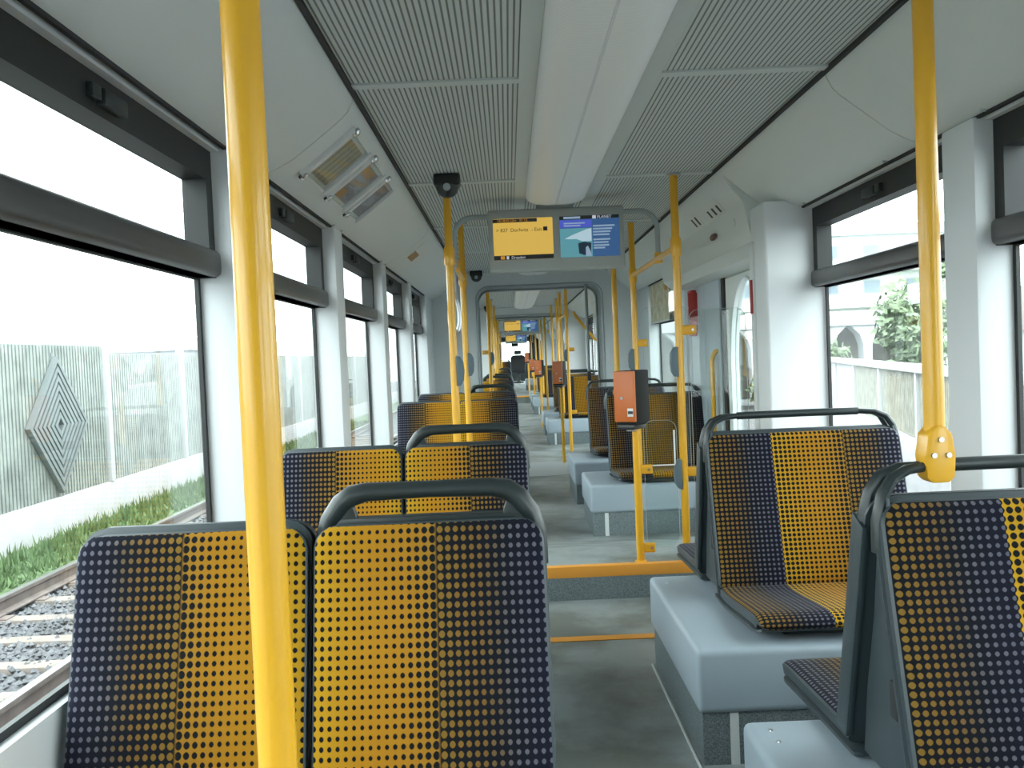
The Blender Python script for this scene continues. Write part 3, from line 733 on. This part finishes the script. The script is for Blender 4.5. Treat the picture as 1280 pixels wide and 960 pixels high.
def make_monitor(label):
    t = thing('passenger_screens', label, 'display', (0, 0, 0), 0, 'twin passenger screens hung under the ceiling')
    W2 = .372
    part(MB().box(-W2, W2, 0, .09, -.165, .175, .014, 3), 'housing', 'housing_grey', t)
    part(MB().box(-.10, .10, .02, .07, .17, .236), 'ceiling_mount', 'grey_metal', t)
    for cx, nm in ((-.182, 'departure_screen'), (.182, 'advert_screen')):
        w_, h_ = .163, .112
        z0 = -.10
        if nm == 'departure_screen':
            sc_ = part(MB().box(cx-w_, cx+w_, -.002, .004, z0, z0+2*h_), nm, 'screen_yellow', t, 'yellow departure screen')
            part(MB().box(cx-w_, cx+w_*.48, -.0035, -.0018, z0+2*h_-.021, z0+2*h_-.002), 'top_bar', 'screen_black', sc_)
            part(MB().box(cx-w_, cx+w_, -.0035, -.0018, z0, z0+.024), 'bottom_bar', 'screen_black', sc_)
            rt = (pi/2, 0, 0)
            text('14:18:42 Uhr', .020, 'screen_amber', sc_, (cx-w_*.86, -.0038, z0+2*h_-.018), rt)
            text('Fr 15.', .020, 'screen_amber', sc_, (cx-w_*.1, -.0038, z0+2*h_-.018), rt)
            text('> 827', .027, 'screen_black', sc_, (cx-w_*.9, -.003, z0+.152), rt); text('Dorfwitz', .027, 'screen_black', sc_, (cx-w_*.42, -.003, z0+.152), rt)
            text('- Exit', .027, 'screen_black', sc_, (cx+w_*.28, -.003, z0+.152), rt)
            part(MB().box(cx+w_*.68, cx+w_*.82, -.0035, -.0018, z0+.152, z0+.174), 'tram_symbol', 'screen_black', sc_)
            text('Dresden', .022, 'screen_white', sc_, (cx-w_*.42, -.0038, z0+.004), rt); part(MB().box(cx-w_*.58, cx-w_*.50, -.0038, -.003, z0+.003, z0+.021), 'logo', 'screen_white', sc_)
            part(MB().box(cx-w_*.78, cx-w_*.64, -.0038, -.003, z0+.003, z0+.021), 'logo', 'screen_amber', sc_)
        else:
            sc_ = part(MB().box(cx-w_, cx+w_, -.002, .004, z0, z0+2*h_), nm, 'screen_blue', t, 'blue and teal advert screen')
            xm = cx+w_*.08
            part(MB().box(cx-w_, xm, -.0035, -.0018, z0, z0+2*h_*.70), 'picture', 'screen_teal', sc_)
            part(MB().box(cx-w_, xm, -.0035, -.0018, z0+2*h_*.72, z0+2*h_*.90), 'caption_band', 'screen_violet', sc_)
            part(MB().box(cx-w_, cx+w_, -.0035, -.0018, z0+2*h_*.92, z0+2*h_), 'top_bar', 'screen_black', sc_)
            part(MB().prism([(cx-w_*.85, z0+.10), (cx-w_*.6, z0+.12), (cx-w_*.1, z0+.15), (xm-.004, z0+.155), (xm-.004, z0+.085), (cx-w_*.25, z0+.085), (cx-w_*.45, z0+.098)], 'y', -.0042, -.0036), 'sky_patch', 'screen_pale', sc_)
            part(MB().prism([(cx-w_*.38, z0+.02), (cx-w_*.40, z0+.075), (cx-w_*.2, z0+.082), (xm-.006, z0+.075), (xm-.010, z0+.022), (cx-w_*.2, z0+.008)], 'y', -.0046, -.0040), 'dark_shape', 'screen_dark', sc_)
            part(MB().prism([(cx-w_*.15, z0+.004), (cx-w_*.15, z0+.05), (cx-w_*.08, z0+.06), (xm-.012, z0+.03), (xm-.006, z0+.004)], 'y', -.0052, -.0047), 'pale_shape', 'screen_text', sc_)
            for k, (zz, x1) in enumerate(((.162, .84), (.146, .76), (.130, .70), (.114, .66), (.088, .68), (.072, .62), (.056, .64), (.042, .5))):
                part(MB().box(xm+.006, cx+w_*x1, -.0035, -.0018, z0+zz, z0+zz+.0085), 'text_line', 'screen_text', sc_)
            part(MB().box(cx-w_*.86, cx-w_*.30, -.0045, -.0036, z0+2*h_*.935, z0+2*h_*.985), 'text_line', 'screen_text', sc_)
            for zz, x1 in ((.181, -.15), (.168, -.3)): part(MB().box(cx-w_*.86, cx+w_*x1, -.0045, -.0036, z0+zz, z0+zz+.007), 'text_line', 'screen_text', sc_)
            text('PLANET', .022, 'screen_white', sc_, (xm+.03, -.0042, z0+2*h_*.925), (pi/2, 0, 0)); part(MB().box(xm+.004, xm+.024, -.0042, -.0036, z0+2*h_*.92, z0+2*h_), 'logo', 'screen_white', sc_)
    for s in (-1, 1):
        pts = [(s*W2*.98, .045, .145), (s*.45, .045, .145)] + [(s*(.46+.10*sin(a)), .045, .045+.10*cos(a)) for a in (.15, .4, .7, 1.0, 1.3, pi/2)] + [(s*.56, .045, -.06), (s*.56, .045, -.112)]
        a = part(MB().tube(pts, .0145, 12), 'support_arm', 'grey_metal', t)
        part(MB().box(s*.56-.02, s*.56+.02, .022, .068, -.148, -.088, .006), 'bar_clamp', 'yellow', a)
    return t
mon = make_monitor('twin passenger screens hung near, yellow departure side and blue advert side'); mon.location = (0, 4.92, 1.834)
for y, l in ((18.6, 'second pair of passenger screens, far down the car'), (30.6, 'farthest tiny pair of passenger screens')): dup(mon, (0, y, 1.834), 0, l)

# hanging straps
def make_strap(label, loc):
    t = thing('hanging_strap', label, 'strap', loc, 0, 'grab straps hanging from the overhead bar')
    part(MB().tube([(.016*cos(a), 0, .016*sin(a)) for a in [2*pi*i/12 for i in range(12)]], .006, 8, closed=True), 'bar_loop', 'grey_metal', t)
    part(MB().box(-.010, .010, -.003, .003, -.17, -.014, .002), 'webbing', 'grey_metal', t)
    lp = [(.032*sin(2*pi*i/24)*(.5+.5*(1-cos(2*pi*i/24))/2), .0, -.17-.10*(1-cos(2*pi*i/24))) for i in range(24)]
    part(MB().tube(lp, .006, 8, closed=True), 'hand_loop', 'steel', t); return t
s1 = make_strap('chrome hand strap hanging beside the dome pole', (-.56, 4.56, 1.71))
dup(s1, (-.56, 4.78, 1.71), 0, 'chrome hand strap next along the same bar, farther from the dome pole')

# ------------------------------------------------------------------ notices on the cove (track side) and map over the far window
def cove_pt(k):
    """point on track-side cove profile by fraction of arc length, with its inward normal"""
    P = [Vector((-x, 0, z)) for x, z in COVE]; L = [0]
    for a, b in zip(P, P[1:]): L.append(L[-1]+(b-a).length)
    s = k*L[-1]
    for i in range(len(P)-1):
        if s <= L[i+1] or i == len(P)-2:
            t_ = (s-L[i])/(L[i+1]-L[i]); d = (P[i+1]-P[i]).normalized(); n_ = Vector((-d.z, 0, d.x))
            if n_.z > 0: n_ = -n_
            return P[i].lerp(P[i+1], t_), n_
    return None
def cove_sheet(y0, y1, k0, k1, o0, o1, n=10):
    b = bmesh.new(); top, bot = [], []
    for i in range(n+1):
        p, nr = cove_pt(k0+(k1-k0)*i/n)
        bot.append([b.verts.new((p+nr*o0)+Vector((0, y, 0))) for y in (y0, y1)]); top.append([b.verts.new((p+nr*o1)+Vector((0, y, 0))) for y in (y0, y1)])
    for i in range(n):
        b.faces.new((bot[i][0], bot[i+1][0], bot[i+1][1], bot[i][1])); b.faces.new((top[i][0], top[i][1], top[i+1][1], top[i+1][0]))
        for j in (0, 1): b.faces.new((bot[i][j], top[i][j], top[i+1][j], bot[i+1][j]))
    for i in (0, n): b.faces.new((bot[i][0], bot[i][1], top[i][1], top[i][0]))
    bmesh.ops.recalc_face_normals(b, faces=b.faces); m = MB(); m.merge(b); return m
stripes('notice_tan', (0.44, 0.38, 0.26), (0.28, 0.24, 0.17), 1, 0.05, 0.3, bump=0)
mat('notice_pink', (0.36, 0.33, 0.35), 0.7, var=0.25, vscale=60); mat('notice_lilac', (0.29, 0.275, 0.30), 0.7, var=0.2, vscale=60); mat('notice_orange', (0.42, 0.25, 0.10), 0.7)
GN = 'notice frames in a row on the roof panel'
for y0, y1, m, lb in ((3.125, 3.40, 'notice_tan', 'tan striped notice in the nearest frame on the roof panel'), (3.54, 3.80, 'notice_pink', 'pinkish notice in the middle frame on the roof panel'), (3.94, 4.14, 'notice_lilac', 'lilac grey notice in the farthest frame on the roof panel')):
    t = thing('framed_notice', lb, 'notice', (0, 0, 0), 0, GN)
    ya, yb = y0-.035, y1+.035
    part(cove_sheet(ya, yb, .18, .73, .003, .006), 'clear_cover', 'acrylic', t)
    part(cove_sheet(y0, y1, .24, .68, .0005, .0025), 'sheet', m, t)
    part(cove_sheet(ya-.018, ya+.016, .17, .74, .0005, .016), 'side_rail', 'white_paint', t); part(cove_sheet(yb-.016, yb+.018, .17, .74, .0005, .016), 'side_rail', 'white_paint', t)
    part(cove_sheet(ya, yb, .165, .20, .0005, .010, 3), 'end_bar', 'grey_plain', t); part(cove_sheet(ya, yb, .72, .755, .0005, .010, 3), 'end_bar', 'grey_plain', t)
    if m == 'notice_pink':
        part(cove_sheet(y0+.02, y1-.06, .26, .36, .0026, .0032, 3), 'headline', 'notice_orange', t); part(cove_sheet(y0, y1-.13, .56, .67, .0026, .0032, 3), 'headline', 'notice_orange', t)
    for k in (.185, .735):
        for yy in (ya, ):
            p, nr = cove_pt(k); mb = MB()
            part(mb.lathe([(.018, 0), (.017, .010), (.009, .016)], n=14), 'corner_cap', 'chrome', t).matrix_local = Matrix.Translation(p+Vector((0, yy, 0))+nr*.012) @ nr.to_track_quat('Z', 'Y').to_matrix().to_4x4()
t = thing('notice_sticker', 'small white and orange sticker high on the roof panel beside the slim poles', 'sticker', (0, 0, 0))
part(cove_sheet(5.95, 6.45, .25, .62, .0005, .003), 'sheet', 'paper', t); part(cove_sheet(5.95, 6.2, .45, .62, .003, .004), 'orange_patch', 'notice_orange', t)
speckle('map_print', (0.55, 0.46, 0.26), (0.74, 0.70, 0.58), 14)
t = thing('route_map', 'beige route map over the far window vent by the bulkhead', 'map', (1.07, 7.98, 1.47))
part(MB().box(-.004, .004, -.46, .46, 0, .34), 'map_sheet', 'map_print', t); part(MB().box(-.007, .001, -.475, .475, -.012, 0), 'bottom_rail', 'pillar', t); part(MB().box(-.007, -.003, -.42, -.30, .25, .32), 'map_heading', 'yellow_dull', t)

# ------------------------------------------------------------------ bulkheads and gangways
def bulkhead(y0, y1, x0=-.60, x1=.70, zt=1.94):
    r = .13
    p = [(-1.16, 0), (x0, 0), (x0, zt-r)] + arc((x0+r, zt-r), r, pi, pi/2, 6)[1:] + arc((x1-r, zt-r), r, pi/2, 0, 6) + [(x1, 0), (1.16, 0), (1.16, ZC+.03), (-1.16, ZC+.03)]
    trim(MB().prism(p, 'y', y0, y1), 'grey_plain', 30)
    q = [(x0, 0.0), (x0, zt-r)] + arc((x0+r, zt-r), r, pi, pi/2, 6)[1:] + arc((x1-r, zt-r), r, pi/2, 0, 6) + [(x1, 0)]
    trim(MB().tube([(a+(.008 if a < 0 else -.008), y0-.004, max(b, .012)-.008*(b > zt-r)) for a, b in q], .012, 8), 'grey_metal')
    trim(MB().box(x1-.012, x1+.002, y0-.006, y0, .0, zt-r), 'rubber')
def gangway(y0, y1):
    bulkhead(y0, y0+.06); bulkhead(y1-.06, y1)
    n = 14 if y1-y0 > .8 else 8
    for s in (-1, 1):
        z = [(s*(.96 + (.05 if i % 2 else 0)), y0+.06+(y1-y0-.12)*i/n) for i in range(n+1)]
        poly = z + [(s*1.12, y1-.06), (s*1.12, y0+.06)]
        trim(MB().prism(poly, 'z', 0, ZC), 'bellows')
    z = [(y0+.06+(y1-y0-.12)*i/n, 2.0+(.04 if i % 2 else 0)) for i in range(n+1)]
    trim(MB().prism(z+[(y1-.06, ZC+.06), (y0+.06, ZC+.06)], 'x', -1.1, 1.1), 'bellows')
    trim(MB().lathe([(.60, 0), (.60, .004)], (0, (y0+y1)/2, 0), 40), 'grey_metal')
gangway(9.2, 9.85); gangway(15.6, 16.7); gangway(25.2, 26.3)
def section(y0, y1, lb, rb, doors=()):
    wall_section(-1, y0, y1, lb); wall_section(1, y0, y1, rb, solid=doors); ceiling(y0, y1); cove(-1, y0, y1); cove(1, y0, y1)
    for a, b in doors:
        trim(MB().prism([(x, z) for x, z in hd], 'y', a, b), 'panel', 25)
        door_n = [o for o in bpy.data.objects if o.name.startswith('door_') and o.parent is None and o.name[5:].isdigit()]
        k = len(door_n)+1
        e = bpy.data.objects.new('door_%d' % k, None); COL.objects.link(e); e.location = (1.12, (a+b)/2, .02); struct(e); h = (b-a)/2
        for c in (-h/2, h/2):
            o_ = [(c-h/2+.01, 0), (c+h/2-.01, 0), (c+h/2-.01, 1.64), (c-h/2+.01, 1.64)]; i_ = [(c-h/2+.13, .3), (c+h/2-.13, .3), (c+h/2-.13, 1.5), (c-h/2+.13, 1.5)]
            part(MB().ring(o_, i_, 'x', -.02, .025), 'leaf_frame', 'door_grey', e); part(MB().prism(i_, 'x', 0, .005), 'glass_pane', 'window_glass', e)
section(9.85, 15.6, [(9.95, 11.1), (11.3, 12.6), (12.8, 14.1), (14.3, 15.4)], [(12.4, 13.8), (14.0, 15.4)], doors=[(10.1, 12.2)])
section(16.7, 25.2, [(16.95, 18.2), (18.4, 19.7), (19.9, 21.2), (21.4, 22.7), (22.9, 24.9)], [(18.9, 20.2), (20.4, 21.7), (21.9, 23.2)], doors=[(16.9, 18.7), (23.4, 25.0)])
section(26.3, 38.0, [(26.6, 28.2), (28.4, 30.0), (30.2, 31.8), (32.0, 33.6), (33.8, 35.4), (35.6, 37.6)], [(26.6, 28.2), (28.4, 30.0), (32.4, 33.6), (33.8, 35.4), (35.6, 37.6)], doors=[(30.2, 32.2)])
struct(MB().box(-1.19, 1.19, Y0-.06, 38.6, ZC+.05, ZC+.12).build('ceiling_roof', 'grey_plain'))
# poles, validators further down
fp = [(.44, 11.0, 'tall yellow pole past the gangway at the far doorway, nearer one'), (.44, 12.3, 'tall yellow pole past the gangway at the far doorway, farther one'), (.47, 13.6, 'yellow pole among the far seats, street side'), (.47, 15.3, 'yellow pole before the second gangway, street side'),
      (.42, 17.0, 'yellow pole just past the second gangway, street side'), (.42, 18.8, 'yellow pole level with the second screens, street side'), (.45, 21.0, 'distant yellow pole, third past the second gangway'), (.45, 24.0, 'distant yellow pole at the far step'), (.42, 27.5, 'very distant yellow pole past the third gangway, street side'),
      (-.50, 10.2, 'yellow pole just past the gangway, track side'), (-.52, 11.6, 'yellow pole second past the gangway, track side'), (-.52, 13.2, 'yellow pole third past the gangway, track side'), (-.5, 14.8, 'yellow pole before the second gangway, track side'), (-.5, 17.6, 'distant yellow pole past the second gangway, track side'), (-.5, 20.3, 'distant yellow pole, second past the second gangway, track side'), (-.5, 27.5, 'very distant yellow pole past the third gangway, track side')]
for x, y, l in fp:
    p = pole(x, y, .18 if y > 23.4 else 0, ZC, l, group=GP)
    if y in (11.0, 10.2): grip(p, 1.2, -1 if x > 0 else 1); bracket(p, 1.27, 1 if x > 0 else -1); bracket(p, .5, 1 if x > 0 else -1)
for y, x, l in ((9.98, .285, 'second orange validator along the aisle, just past the gangway'), (15.2, .24, 'third orange validator along the aisle'), (20.4, .27, 'fourth orange validator, far down the aisle'), (24.2, .24, 'farthest tiny orange validator')):
    zf = .18 if y > 23.4 else 0
    p = pole(x, y, zf, zf+.87, l.replace('orange validator', 'short validator post'), collar=False); dup(val, (x-.02, y-.02, zf+.87), -R(20), l)
def brace(label):
    t = thing('sloping_handrail', label, 'handrail', (.50, 10.6, 1.66))
    part(MB().tube([(0, 0, .05), (.02, 0, 0), (.24, .05, -.28), (.30, .05, -.31)], .016, 10), 'rail_tube', 'yellow_dull', t); part(MB().box(.28, .66, .03, .07, -.33, -.29, .006), 'wall_bracket', 'grey_metal', t)
brace('sloping yellow handrail high up past the gangway')
t = thing('gangway_stanchion', 'grey steel post standing inside the gangway, street side', 'pole', (.56, 9.52, .0))
part(MB().tube([(0, 0, 0), (0, 0, 1.0), (0, 0, 2.0)], .016, 12), 'post_tube', 'grey_metal', t); part(MB().box(-.02, .02, -.02, .02, .92, 1.02, .006), 'post_joint', 'dark_plastic', t)
tb = bar(.44, 11.0, 12.3, 'yellow overhead bar between the far doorway poles past the gangway')
for x, y, l in ((.44, 11.3, 'hand strap hanging past the gangway by the far doorway'), ): dup(s1, (x, y, 1.71), 0, l)

# cab at the far end
cab = MB()
for s in (-1, 1): cab.box(*sorted((s*.55, s*1.15)), 36.0, 36.08, .18, ZC)
struct(cab.build('wall_front', 'dark_plastic'))
wf = bpy.data.objects.new('window_front', None); COL.objects.link(wf); wf.location = (0, 38.4, .18); struct(wf)
part(MB().ring([(-1.16, 0), (1.16, 0), (1.16, 1.9), (-1.16, 1.9)], [(-1.0, .75), (1.0, .75), (1.0, 1.68), (-1.0, 1.68)], 'y', 0, .06), 'cab_front', 'dark_plastic', wf); part(MB().prism([(-1.0, .75), (1.0, .75), (1.0, 1.68), (-1.0, 1.68)], 'y', .02, .026), 'windscreen', 'window_glass', wf)
t = thing('driver_seat', 'dark driver seat silhouetted in the cab windscreen', 'seat', (.08, 35.4, .18))
part(pad(.60, [(-.02, .45), (-.03, .7), (0, .95), (.05, 1.12)], .10, .16, .04, .03), 'backrest', 'black', t); part(pad(.28, [(.03, 1.14), (.04, 1.22), (.07, 1.30)], .08, .06, .04, .02), 'headrest', 'dark_plastic', t)
part(MB().box(-.28, .28, 0, .55, .38, .50, .04), 'seat_cushion', 'black', t); part(MB().lathe([(.20, 0), (.20, .05), (.07, .10), (.07, .38)], (0, .25, 0), 16), 'pedestal', 'dark_plastic', t)
t = thing('cab_mirror', 'small dark mirror at the top of the cab windscreen', 'mirror', (.0, 37.9, 1.72)); part(MB().box(-.14, .14, 0, .03, -.06, .06, .02), 'mirror_shell', 'black', t); part(MB().tube([(0, .02, .05), (0, .1, .2), (0, .1, ZC-1.72)], .012, 8), 'mirror_arm', 'black', t)

# ------------------------------------------------------------------ outdoors
GZ = -.67
struct(MB().box(-60, 60, -30, 110, GZ-.6, GZ-.42).build('ground', 'gravel'))
ng = tag(MB().box(-4.95, -1.6, -4, 70, GZ-.42, GZ-.205).build('ballast_bed', 'gravel'), 'grey gravel bed of the neighbouring track', 'gravel', kind='stuff')
# loose ballast stones
def stones():
    m = MB(); bm = m.bm; rnd = random.Random(3)
    for k in range(15000):
        x = rnd.uniform(-4.93, -1.9); y = 2.2+rnd.random()**1.5*13; r = rnd.uniform(.016, .036)
        z = GZ-.197+rnd.random()*.03
        vs = [bm.verts.new((x+r*a*rnd.uniform(.7, 1.2), y+r*b*rnd.uniform(.7, 1.2), z+r*c*rnd.uniform(.6, 1.1))) for a, b, c in ((1, 0, 0), (0, 1, 0), (-1, 0, 0), (0, -1, 0), (0, 0, 1), (0, 0, -1))]
        for a, b in ((0, 1), (1, 2), (2, 3), (3, 0)): bm.faces.new((vs[a], vs[b], vs[4])); bm.faces.new((vs[b], vs[a], vs[5]))
    return m
tag(stones().build('ballast_stones', 'stone', ang=10), 'loose grey ballast stones between and beside the rails', 'gravel', kind='stuff')
for x, l in ((-3.29, 'rusty rail of the neighbouring track, nearer the tram'), (-4.75, 'rusty rail of the neighbouring track, farther from the tram')):
    t = thing('track_rail', l, 'rail', (x, 32, GZ-.15), 0, 'rails of the neighbouring track')
    part(MB().prism([(-.07, 0), (.07, 0), (.07, .012), (.012, .03), (.012, .10), (.034, .115), (.034, .138), (-.034, .138), (-.034, .115), (-.012, .10), (-.012, .03), (-.07, .012)], 'y', -36, 38), 'rail_web', 'rail_steel', t); part(MB().box(-.032, .032, -36, 38, .137, .147, .003), 'running_surface', 'rail_head', t)
sl = None; k = 0; y = 2.6
while y < 26:
    if sl is None:
        sl = thing('railway_sleeper', 'pale concrete sleeper under the neighbouring track', 'sleeper', (-4.02, y, GZ-.285), 0, 'sleepers of the neighbouring track')
        part(MB().box(-1.2, 1.2, -.085, .085, 0, .125, .02), 'beam', 'sleeper', sl)
        for x in (-.73, .73): part(MB().box(x-.15, x+.15, -.07, .07, .12, .135, .004), 'rail_chair', 'rail_steel', sl)
        sl['label'] = 'pale sleeper crossing under both rails of the neighbouring track'
    else: dup(sl, (-4.02, y, GZ-.285), 0, 'pale sleeper crossing under both rails of the neighbouring track')
    y += .62; k += 1
struct(MB().box(-5.93, -4.95, -4, 70, GZ-.42, GZ-.10).build('ground_verge', 'grass'))
def blades():
    m = MB(); m.raw = True; bm = m.bm; rnd = random.Random(5)
    for k in range(9000):
        x = rnd.uniform(-5.84, -5.02); y = 4+rnd.random()**1.4*26; h = rnd.uniform(.05, .17)*(.7+.5*(x < -5.5)); a = rnd.uniform(0, pi); wv = .012+.001*y; lx, ly = rnd.uniform(-.05, .05), rnd.uniform(-.05, .05)
        bm.faces.new([bm.verts.new(p) for p in ((x-wv*cos(a), y-wv*sin(a), GZ-.11), (x+wv*cos(a), y+wv*sin(a), GZ-.11), (x+lx, y+ly, GZ-.11+h))])
    return m
tag(blades().build('verge_grass', 'grass_blade'), 'green grass strip between the gravel and the fence wall', 'grass', kind='stuff')

def ribbed(y0, y1, x, z0, z1, pitch=.075, dep=.028):
    """vertical-slat panel as one sheet with depth"""
    n = max(2, int((y1-y0)/pitch)); pts = []
    for i in range(n):
        a = y0+(y1-y0)*i/n; w_ = (y1-y0)/n
        pts += [(x, a), (x, a+w_*.62), (x-dep, a+w_*.66), (x-dep, a+w_*.98)]
    pts += [(x-dep, y1), (x-dep-.02, y1), (x-dep-.02, y0)]
    return MB().prism(pts, 'z', z0, z1)
fx = -5.96
fence = thing('slatted_fence', 'tall pale fence of vertical slats beyond the neighbouring track', 'fence', (0, 0, 0))
ys = [1.0+2.9*i for i in range(15)]
for i, (a, b) in enumerate(zip(ys, ys[1:])):
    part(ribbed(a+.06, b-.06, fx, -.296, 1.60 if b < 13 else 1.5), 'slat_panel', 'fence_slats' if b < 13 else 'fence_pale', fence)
for a in ys: part(MB().box(fx-.05, fx+.05, a-.055, a+.055, -.296, 1.64, .008), 'fence_post', 'white_fence', fence)
tag(MB().box(-6.10, -5.93, -4, 60, GZ-.42, -.30, .01).build('fence_base_wall', 'concrete'), 'low white concrete wall under the slatted fence', 'wall')
# rhombus ornament of nested bars
orn = MB(); yc, zc_, hy, hz = 11.15, .60, .72, .85
for k in range(7):
    q0, q1 = 1-k*.135, 1-k*.135-.085
    if q1 <= 0.02: break
    o = [(yc-hy*q0, zc_), (yc, zc_-hz*q0), (yc+hy*q0, zc_), (yc, zc_+hz*q0)]; i = [(yc-hy*q1, zc_), (yc, zc_-hz*q1), (yc+hy*q1, zc_), (yc, zc_+hz*q1)]
    orn.ring(o, i, 'x', fx+.01, fx+.075)
to = part(orn, 'rhombus_ornament', 'ornament', fence, 'grey rhombus ornament of nested bars')
part(MB().box(fx+.0, fx+.012, yc-.02, yc+.02, -.29, 1.5), 'back_strut', 'ornament', to)
def house(name, label, x0, x1, y0, y1, z1, roof_h, wm, rm, floors, cat='building', rot=0, balcony=True):
    t = thing(name, label, cat, ((x0+x1)/2, (y0+y1)/2, GZ-.1), rot); hx, hy = (x1-x0)/2, (y1-y0)/2; H = z1-GZ
    part(MB().box(-hx, hx, -hy, hy, 0, H), 'walls', wm, t)
    part(MB().prism([(-hx-.3, H), (hx+.3, H), (hx*.8, H+roof_h), (-hx*.8, H+roof_h)], 'y', -hy-.3, hy+.3), 'roof', rm, t)
    nw = max(2, int(hx*2/2.4)); fh = H/floors
    for f in range(floors):
        for i in range(nw):
            x = -hx+(i+.5)*2*hx/nw
            wv = part(MB().box(x-.5, x+.5, -hy-.03, -hy+.02, f*fh+.7, f*fh+fh-.5), 'window', 'building_shade', t); part(MB().box(x-.44, x+.44, -hy-.045, -hy-.02, f*fh+.78, f*fh+fh-.58), 'pane', 'building_glass', wv)
        if balcony and f: part(MB().box(-hx*.9, hx*.9, -hy-1.0, -hy, f*fh-.1, f*fh+.55, .02), 'balcony', wm, t)
    return t
house('pale_shed', 'pale low building behind the slatted fence', -16, -11, 30, 38, 2.0, .5, 'building_white', 'building_shade', 1, balcony=False)
# street side: fence on a curving line
P0, P1 = Vector((2.75, 3.0, 0)), Vector((8.25, 26.0, 0)); d = (P1-P0); Ln = d.length; ang = math.atan2(d.y, d.x)
sf = thing('street_fence', 'white railed fence of vertical boards outside the street-side windows', 'fence', P0, ang)
npan = 9
for i in range(npan):
    a, b = Ln*i/npan, Ln*(i+1)/npan
    m = MB(); n = int((b-a)/.085); pts = []
    for k in range(n):
        u = a+.05+(b-a-.1)*k/n; wv = (b-a-.1)/n; pts += [(u, 0), (u+wv*.7, 0), (u+wv*.75, -.03), (u+wv*.98, -.03)]
    pts += [(b-.05, -.03), (b-.05, -.055), (a+.05, -.055)]
    part(m.prism(pts, 'z', .02, .84), 'board_panel', 'fence_rusty' if i in (2, 3, 4) else 'white_fence', sf)
    part(MB().box(a-.05, a+.05, -.05, .04, -.6, .86, .008), 'fence_post', 'white_fence', sf)
part(MB().box(0, Ln, -.07, .07, .82, .92, .015), 'top_rail', 'white_fence', sf)
tag(MB().box(0, Ln, -.14, .20, GZ-.2, .0, .015).build('street_base_wall', 'concrete'), 'low white wall under the street-side fence', 'wall')
bw = bpy.data.objects['street_base_wall']; bw.location = P0; bw.rotation_euler = (0, 0, ang)
# viaduct with flared piers
va = thing('white_viaduct', 'low white viaduct with flared piers behind the street fence', 'bridge', (5.5, 33.0, GZ-.1), R(-4))
part(MB().box(-1, 24, 0, 3.0, 2.62, 3.15, .05), 'deck', 'building_white', va)
for i in range(15):
    x = .6+i*1.35
    part(MB().prism([(x-.13, 0), (x+.13, 0), (x+.15, 1.9), (x+.28, 2.3), (x+.62, 2.63), (x-.62, 2.63), (x-.28, 2.3), (x-.15, 1.9)], 'y', .2, .9), 'flared_pier', 'building_white', va)
part(MB().box(-1, 24, 2.6, 2.9, 0, 2.63), 'back_wall', 'earth', va)
house('apartment_block', 'white apartment block with balconies beyond the street fence', 10, 27, 52, 62, 7.5, .6, 'building_white', 'building_shade', 4)
house('dark_roof_house', 'low house with a dark roof behind the bushes', 17.5, 24, 30, 35, 1.5, 1.6, 'building_white', 'roof_brown', 1, balcony=False)
hill = MB()
hill.prism([(9, GZ-.2), (60, GZ-.2), (60, 4.2), (30, 3.2), (14, 1.4)], 'y', 40, 50); struct(hill.build('ground_slope', 'grass'))
def leafy(n, rx, ry, rz, seed, size):
    m = MB(); m.raw = True; bm = m.bm; rnd = random.Random(seed)
    cl = [(rnd.uniform(-.55, .55)*rx, rnd.uniform(-.55, .55)*ry, rnd.uniform(-.45, .5)*rz, rnd.uniform(.35, .6)) for _ in range(16)]
    for k in range(n):
        c = rnd.choice(cl); v = Vector((rnd.gauss(0, 1), rnd.gauss(0, 1), rnd.gauss(0, 1))).normalized()*(rnd.random()**.4)*c[3]
        p = Vector((c[0]+v.x*rx, c[1]+v.y*ry, c[2]+v.z*rz)); a = Vector((rnd.gauss(0, 1), rnd.gauss(0, 1), rnd.gauss(0, 1))).normalized(); b = a.orthogonal().normalized()
        s_ = size*rnd.uniform(.6, 1.3)
        bm.faces.new([bm.verts.new(q) for q in (p-a*s_, p+b*s_*.45, p+a*s_, p-b*s_*.45)])
    return m
def bush(x, y, rx, rz, label, m='leaf', n=1800, seed=1):
    t = thing('bush', label, 'bush', (x, y, GZ-.1), 0, 'bushes behind the street fence')
    part(leafy(n, rx, rx, rz, seed, .16).build('foliage', m), None, None, t) if False else None
    o = leafy(n, rx, rx, rz, seed, .16).build('foliage', m, t); o.location = (0, 0, rz*.9)
    part(MB().tube([(0, 0, 0), (.05, 0, rz*.5), (.1, .05, rz)], [.08, .05, .02], 8), 'stem', 'bark', t)
bush(12.1, 27.0, 1.4, 2.1, 'large grey green bush behind the street fence, right of the viaduct piers', 'leaf', 3000, 11); bush(10.6, 30.0, .9, 1.2, 'rounded green bush between two viaduct piers', 'leaf', 1600, 12)
bush(8.6, 30.0, .9, .8, 'low green bush at the viaduct near the window frame', 'leaf', 1400, 13); bush(17.3, 26.0, 1.2, 1.2, 'dark low bush in front of the dark roofed house', 'leaf_dark', 1600, 14)
def tree(x, y, h, r, label, seed, m='leaf'):
    t = thing('tree', label, 'tree', (x, y, GZ-.1)); o = leafy(3600, r, r, r*.9, seed, .2).build('crown', m, t); o.location = (0, 0, h)
    part(MB().tube([(0, 0, 0), (.05, 0, h*.5), (-.05, .1, h), (0, .1, h+r*.4)], [.16, .13, .09, .03], 10), 'trunk', 'bark', t)
tree(12.6, 17.5, 4.6, 1.9, 'leafy tree over the street fence at the edge of the nearest window', 21)
tree(21.0, 42.0, 4.4, 2.0, 'pale tree on the slope beside the apartment block', 22)
